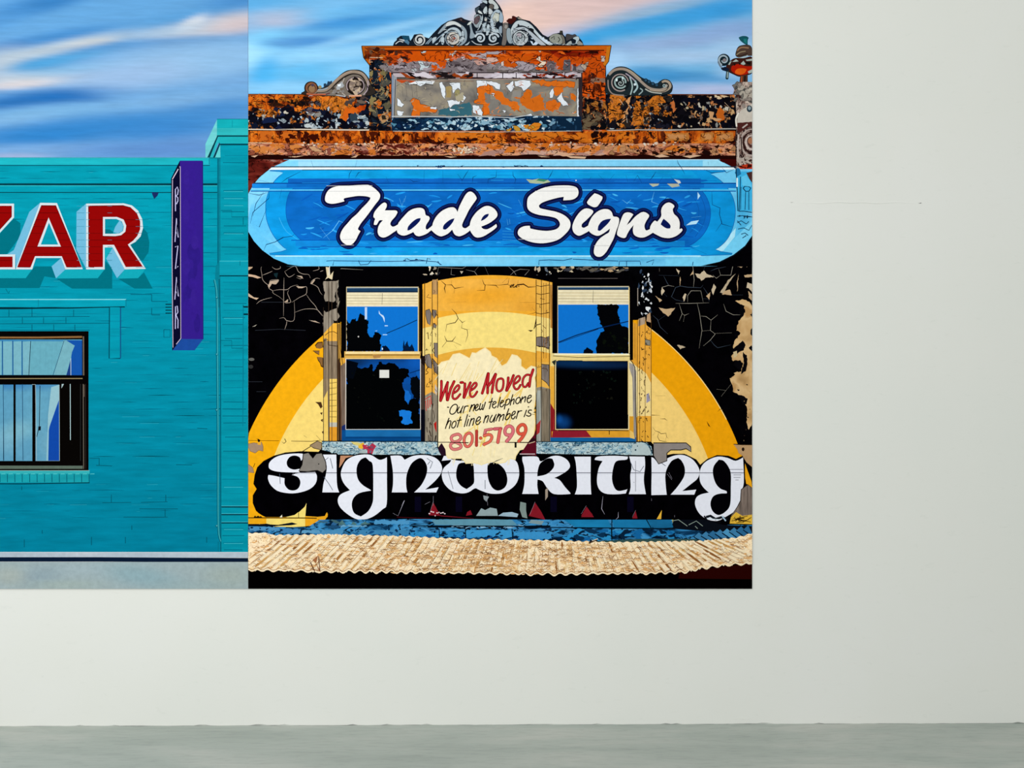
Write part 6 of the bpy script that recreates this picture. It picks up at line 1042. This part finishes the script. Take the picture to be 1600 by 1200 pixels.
WM = [('195,510 195,700 165,1120', K9, 0), ('390,550 300,780 170,1120', K9, 0), ('385,560 355,800 375,1100', K9, 0), ('590,520 480,760 390,1100', K9, 0), ('590,880 690,810 750,720 740,650 690,650 600,760 550,900 545,1010 600,1070 680,1040 780,920', K9, 1), ('930,590 920,780 895,1020', K9, 0), ('1100,560 1000,780 905,1020', K9, 0), ('1120,800 1220,730 1290,640 1280,570 1220,580 1130,700 1085,850 1100,960 1160,1005 1240,950 1310,840', K9, 1), ('800,555 860,550', K9, 0),
      ('225,330 150,600 60,880', KD, 0), ('235,335 215,600 210,870', KD, 0), ('430,350 320,560 215,700', KD, 0), ('435,350 370,600 330,860', KD, 0), ('590,470 500,500 455,640 470,780 540,825 620,760 650,620 640,500 580,465', KD, 1), ('785,450 775,620 735,800', KD, 0), ('930,385 850,600 745,800', KD, 0), ('980,610 1080,530 1110,450 1070,400 1000,450 940,580 940,690 1000,770 1070,740 1120,650', KD, 1), ('1370,370 1290,370 1210,450 1180,580 1200,680 1270,700 1340,600', KD, 1), ('1475,225 1400,450 1370,690', KD, 0)]
for s_, T, sm in WM: stroke(s_, 3.0 if not sm else 2.3, R1, R2, T, bool(sm), R3)
BK = '150c06'
TX = [(K9, 40, ['385,525 420,528', '640,435 690,470 685,560 640,670 570,735 500,740 460,690 470,590 530,490 600,440 650,435', '750,520 700,620 700,700 760,690 820,600 870,490', '830,560 800,710', '930,500 900,600 870,700', '910,540 960,495 1030,490', '1140,450 1110,540 1075,660', '1110,560 1170,470 1230,440 1230,500 1190,640', '1270,560 1330,500 1340,440 1290,450 1250,540 1260,620 1310,620 1370,570', '1420,410 1390,520 1400,610 1460,560', '1490,440 1460,560 1490,605', '1570,370 1530,500 1490,605',
                     '430,870 380,1000 320,1190', '360,1080 430,960 490,960 480,1030 440,1190', '620,960 560,990 520,1080 525,1160 580,1170 640,1090 650,990 610,960', '790,830 740,980 690,1150', '690,945 820,920', '1010,760 960,940 910,1130', '1070,810 1075,805', '1040,900 1010,1000 985,1110', '1130,880 1100,990 1060,1110', '1100,960 1170,890 1220,880 1210,950 1170,1090', '1290,970 1390,920 1410,840 1360,830 1300,900 1270,1000 1300,1070 1370,1040 1410,970']),
      (('b',), 0, [])]
for s_ in TX[0][2]: nt1.line(s_, BK, 1.75, smooth=True, T=(680, 610, 20.0), caps=True)
KE = (750, 610, 17.7778)
for s_ in ['340,220 300,360 260,510', '250,330 350,305', '370,400 440,350 440,320 400,310 355,370 350,460 400,490 450,440', '565,190 530,330 490,470', '570,370 650,310 640,280 600,290 560,380 570,450 620,450 670,390', '735,260 700,400 675,520', '720,290 790,240 830,270 800,370 730,410', '910,120 870,260 840,410', '860,310 930,240 950,260 930,380', '1090,190 1020,230 990,320 1030,370 1090,330 1120,240 1090,190', '1180,180 1150,260 1130,350', '1150,260 1230,190 1270,180 1240,320', '1330,230 1410,190 1420,140 1370,140 1315,230 1320,320 1370,340 1430,270',
           '160,700 130,790 100,900', '125,800 200,710 240,720 190,890', '340,690 280,800 280,870 340,870 400,760 450,670', '420,740 385,880', '520,650 480,750 440,850', '470,770 540,680 570,680 530,850', '540,770 630,680 670,680 630,830', '800,510 750,650 700,790', '740,700 810,640 840,680 800,770 730,820 705,780', '890,700 960,650 980,590 930,590 880,680 880,770 930,790 980,720', '1060,570 1040,660 1005,780', '1040,640 1090,580 1160,565', '1340,460 1350,455', '1290,550 1260,640 1225,730', '1430,550 1370,550 1340,610 1410,650 1400,700 1340,715 1290,690']:
    nt1.line(s_, BK, 1.75, smooth=True, T=KE, caps=True)
nt1.poly('1500,520 1545,430 1545,520', '1c3018', T=KE); nt1.poly('1470,620 1540,580 1540,620', '1c2414', T=KE); nt1.line('1440,665 1520,665', '8a7a3c', .7, T=KE)
KF, KG = (690, 655, 20.0), (750, 655, 17.7778)
nt0 = nt1; nt2 = Part(B, 'painted_notice_number', parent=ntc); nt1 = nt2; 
PK, PD = 'd86a64', '8a2c28'
for s_, T, w_, c, sm in [('450,480 340,520 300,600 350,690 470,730 590,800 600,880 500,930 370,940 290,880 290,780 380,720 520,680 600,600 590,520 520,470 440,480', KF, 3.6, 'd87876', 1), ('860,430 770,480 710,600 710,740 760,840 840,850 920,770 960,640 950,500 880,430', KF, 3.4, 'dc6a5c', 1), ('1095,370 1090,820', KF, 3.6, 'b83c34', 0), ('1560,310 1390,340 1345,500', KF, 3.4, 'd87c80', 0), ('330,270 140,300 120,440', KG, 3.0, 'd87478', 0), ('120,460 210,430 300,440 330,510 280,610 200,660 110,700', KG, 3.6, 'e06a54', 1), ('400,270 580,260', KG, 4.0, 'd0606a', 0), ('560,290 540,380 495,640', KG, 4.2, 'd8605a', 0), ('830,440 730,430 690,340 730,230 820,190 900,240 920,340 870,450 790,560 740,610', KG, 4.2, 'd87078', 1), ('1200,400 1110,410 1050,340 1060,240 1140,160 1220,160 1270,240 1260,350 1190,480 1130,560 1080,610', KG, 4.2, 'd85840', 1)]:
    stroke(s_, w_, c, PD, T, bool(sm))
nt2.disc(751, 684.5, 2.7, PD); nt2.disc(751, 684.5, 2, 'dc6038'); nt2.line('700,690.8 732,692', '14100a', 1.1)

# ---- ledge and corrugated roof
lg = Part(B, 'painted_ledge', label='flaking blue ledge above the corrugated roof')
lg.poly('388,822 480,824 500,812 640,811 860,812 1050,812 1052,824 1140,820 1175.2,820 1175.2,836 1120,848 1000,850 860,848 640,842 500,840 388,836', mat='ledge')
lg.poly('1052,812 1100,812 1130,820 1175.2,822 1175.2,834 1100,830 1050,826', '0a0e16')
rnd = random.Random(99)
def lband(x0, x1, y0, y1, c, amp=1.6, mat='paint'):
    q_ = rag([(x0, y0), (x1, y0), (x1, y1), (x0, y1)], amp, 2.4, x0); lg.poly(q_, c, mat)
for x0, x1, y0, y1, c in [(390, 436, 823.5, 829, '4c8cbc'), (438, 470, 826, 833, '3c7cb0'), (472, 500, 828, 833, '5a98c0'), (503, 536, 828, 835, '4a8cb8'), (548, 640, 828, 836, '3c82b0'), (530, 572, 820.6, 823, '6ca4c4'), (586, 640, 812.5, 819, '4c94c4'), (640, 724, 831, 839.5, '2f88c0'), (728, 800, 828, 840, '3a94cc'), (802, 862, 831, 842, '3a90c8')]: lband(x0, x1, y0, y1, c)
for s_ in ['528,820 535,812 541,820', '548,820 553,815 558,820', '562,820 570,815 580,819']: lg.poly(rag(pts(s_), .8, 1.6), '4c7478')
blobs(lg, (500, 814, 530, 824), ['3c6068', '1c4a70', '2c6090'], 8, (4, 9), (1.4, 2.6)); blobs(lg, (640, 824, 870, 841), ['0c2c50', '0a2040', '14508c', '061428'], 50, (1.4, 5), (.8, 2.4)); blobs(lg, (545, 827, 640, 836), ['0c2c50', '144c80'], 14, (1.4, 4), (.8, 2)); blobs(lg, (392, 824, 440, 832), ['0c3868', '0a2040'], 7, (1.4, 4), (.8, 2)); lg.line('668,823.5 860,822', '04101c', 2.2); blobs(lg, (700, 821, 850, 825), ['04101c', '8ab4d0'], 22, (3, 9), (.6, 1.4))
lg.poly('674,812 740,811 800,812 808,820 790,822 680,820', '5c92a8', 'paint'); lg.poly('880,812 950,812 956,826 900,824', '1c80b4', 'blue'); lg.poly('956,812 1012,812 1020,826 960,826', '1a78ac', 'blue'); lg.poly('1010,812 1048,812 1052,824 1022,826', '1a6c9c', 'blue')
blobs(lg, (870, 828, 1060, 842), ['1c74ac', '14609a', '2888c0', '082038', '0c3050'], 50, (5, 14), (2, 4)); lg.line('640,821.6 800,822 860,824 1050,826', '04101c', 1.6); lg.poly('830,812 850,814 846,820 826,817', '7c98a0')
for x in (686, 727, 800, 955): lg.line([(x, 826), (x+1, 842)], '04101c', 1.4)
lg.line('956,812 956,845', '041018', 1.4); lg.line('1010,812 1018,826', '041018', 1.4)
lg.poly('1000,842 1120,842 1120,848 960,850 920,846', '33504e'); 
for i in range(8): lg.poly([(1085+i*11, 838-i*1.6), (1092+i*11, 832-i*1.6), (1104+i*11, 842-i*1.2), (1098+i*11, 846-i*1.2)], rnd.choice(['3c7ca8', '2c6894', '4c94c0'])); lg.line([(1084+i*11, 839-i*1.6), (1099+i*11, 848-i*1.2)], '061424', 1.6)
for s_ in ['1050,814 1060,812 1074,822', '1076,820 1088,814 1098,822', '1086,822 1090,826']: lg.line(s_, '8a9a90', 1)
roof = Part(B, 'painted_roof', label='sand-coloured corrugated roof with a scalloped lower edge')
import bisect
def lerpt(tab, x):
    xs = [t[0] for t in tab]; i = max(1, min(len(xs)-1, bisect.bisect(xs, x))); a, b = tab[i-1], tab[i]; t = (x-a[0])/(b[0]-a[0]); return a[1]+(b[1]-a[1])*t
TOP = [(388, 832.5), (415, 833), (425, 836), (520, 835), (560, 836), (640, 838), (720, 842), (850, 844), (960, 847), (1040, 846), (1100, 845), (1150, 840), (1176, 833)]
BOT = [(388, 892), (440, 892), (490, 894), (560, 894), (700, 896), (800, 897), (860, 898), (960, 897), (1040, 896), (1075, 894), (1100, 888), (1130, 884), (1176, 881)]
roof.rect(388, 880, 1175.2, 920, '020101', 'flat'); roof.poly('1062,893 1100,889 1175.2,880 1175.2,905 1060,904', '250403', 'flat')
tp = []; bt = []; x = 388
while x <= 1175.2:
    tp.append((x, lerpt(TOP, x) + 1.0*math.sin(x/12.6*2*math.pi))); bt.append((x, lerpt(BOT, x) + (1.7+.5*math.sin(x/41))*math.sin(x/16.5*2*math.pi + 2.4*math.sin(x/53)) + .8*mnoise.noise((x*.05, 0, 0))*2)); x += 1.6
tp.append((1175.2, 833)); bt.append((1175.2, 881))
roof.poly(tp + bt[::-1], mat='iron')
n = 62; rnd = random.Random(7)
def ribx(i): return 330 + i*14.2
for i in range(66):
    xb = 372 + i*12.9; sl = lerpt([(340, 74), (460, 60), (560, 46), (700, 26), (800, 8), (880, -4), (960, -18), (1060, -40), (1180, -74), (1300, -90)], xb)
    xt = xb + sl; 
    if xb < 300: continue
    q = []; m = 9
    for j in range(m+1):
        t = j/m; xx = xb + (xt-xb)*t; 
        if not 388 <= xx <= 1175: continue
        y0, y1 = lerpt(TOP, xx), lerpt(BOT, xx); yb = lerpt(BOT, min(max(xb, 388), 1175)); yt = lerpt(TOP, min(max(xt, 388), 1175)); q.append((xx + rnd.uniform(-.8, .8), yb-1.5 + (yt+2.5-yb)*t))
    if len(q) < 2: continue
    roof.line(q, 'fae6c2', 5.5 if abs(xb-800) > 190 else 3, mat='paint')
    off = -5.2; q2 = [(a+off, b) for a, b in q]; j0 = 0
    while j0 < len(q2)-1:
        L_ = rnd.randint(1, 4); seg = q2[j0:j0+L_+1]
        if len(seg) > 1 and rnd.random() < (.72 if abs(xb-800) > 190 else .34): roof.line(seg, rnd.choice(['c89858', 'a8743a', 'd4a868', 'c08a4c', '96602e']), rnd.uniform(1.0, 3.6), taper=True, mat='paint')
        j0 += L_ + (rnd.random() < .3)
    roof.line([(a-2.6, b) for a, b in q], rnd.choice(['6c4624', '8c6034', 'a07848']), .7, taper=True)

for i in range(1500):
    x = rnd.uniform(392, 1172); a, b = lerpt(TOP, x)+3, lerpt(BOT, x)-2; y = rnd.uniform(a, b); mid = 1 - min(1, abs(x-800)/330)
    if rnd.random() > .25 + .75*mid: continue
    d = rnd.uniform(1.6, 4); u = rnd.choice((-1, 1)); c = rnd.choice(['8c5c34', 'a06a3c', 'b8844c', '6c4428', 'c0904c', 'a87c50'])
    roof.line([(x, y), (x+d, y-u*rnd.uniform(.4, 1.8)), (x+2*d, y+u*rnd.uniform(0, 1.4)), (x+3*d, y-u*rnd.uniform(0, 1.6)), (x+4*d, y+u*rnd.uniform(0, 1.6))], c, rnd.uniform(.5, 1.1), smooth=True, taper=True)
    if rnd.random() < .4: roof.line([(x, y+1.6), (x+2*d, y+2.4), (x+3.6*d, y+1.4)], rnd.choice(['e8bc84', 'e0ae74', 'eec898']), rnd.uniform(1.2, 2.6), smooth=True, taper=True, mat='paint')
for i in range(260):
    x = rnd.uniform(392, 1172); y = rnd.uniform(lerpt(TOP, x)+3, lerpt(BOT, x)-2); roof.disc(x, y, rnd.uniform(1, 3.6), rnd.choice(['f9eccf', 'f2d3a0', 'e0a868', 'f4dcc0']), 'paint', n=7, ry=rnd.uniform(.8, 2))
roof.line([(a, b-1.4) for a, b in bt], 'f6e4c0', 1.6); roof.line([(a, b-3.4) for a, b in bt[:430]], '9a6838', .6)
roof.poly('488,875 494,880 498,892 502,894 494,880 497,868', 'a86c44'); roof.line('485,878 492,893', '5c341c', 1.4); roof.line('498,870 500,892', '5c341c', 1.2)
roof.line('388,835 415,832.5 425,836', 'fbf0d8', 1); roof.line('920,848.6 933,842.5', '3a2414', 2.4); roof.line('925,845 934,841.8', 'e8d8bc', 1)
for p_ in (blackwall, tanp, sun, brd, scr, wd, wn, wr, wo, winL, gl, bl, lo, winR, gr, br, lr, silL, silR, low, sun2, wrt, ntc, nt0, nt2, lg, roof): p_.build()
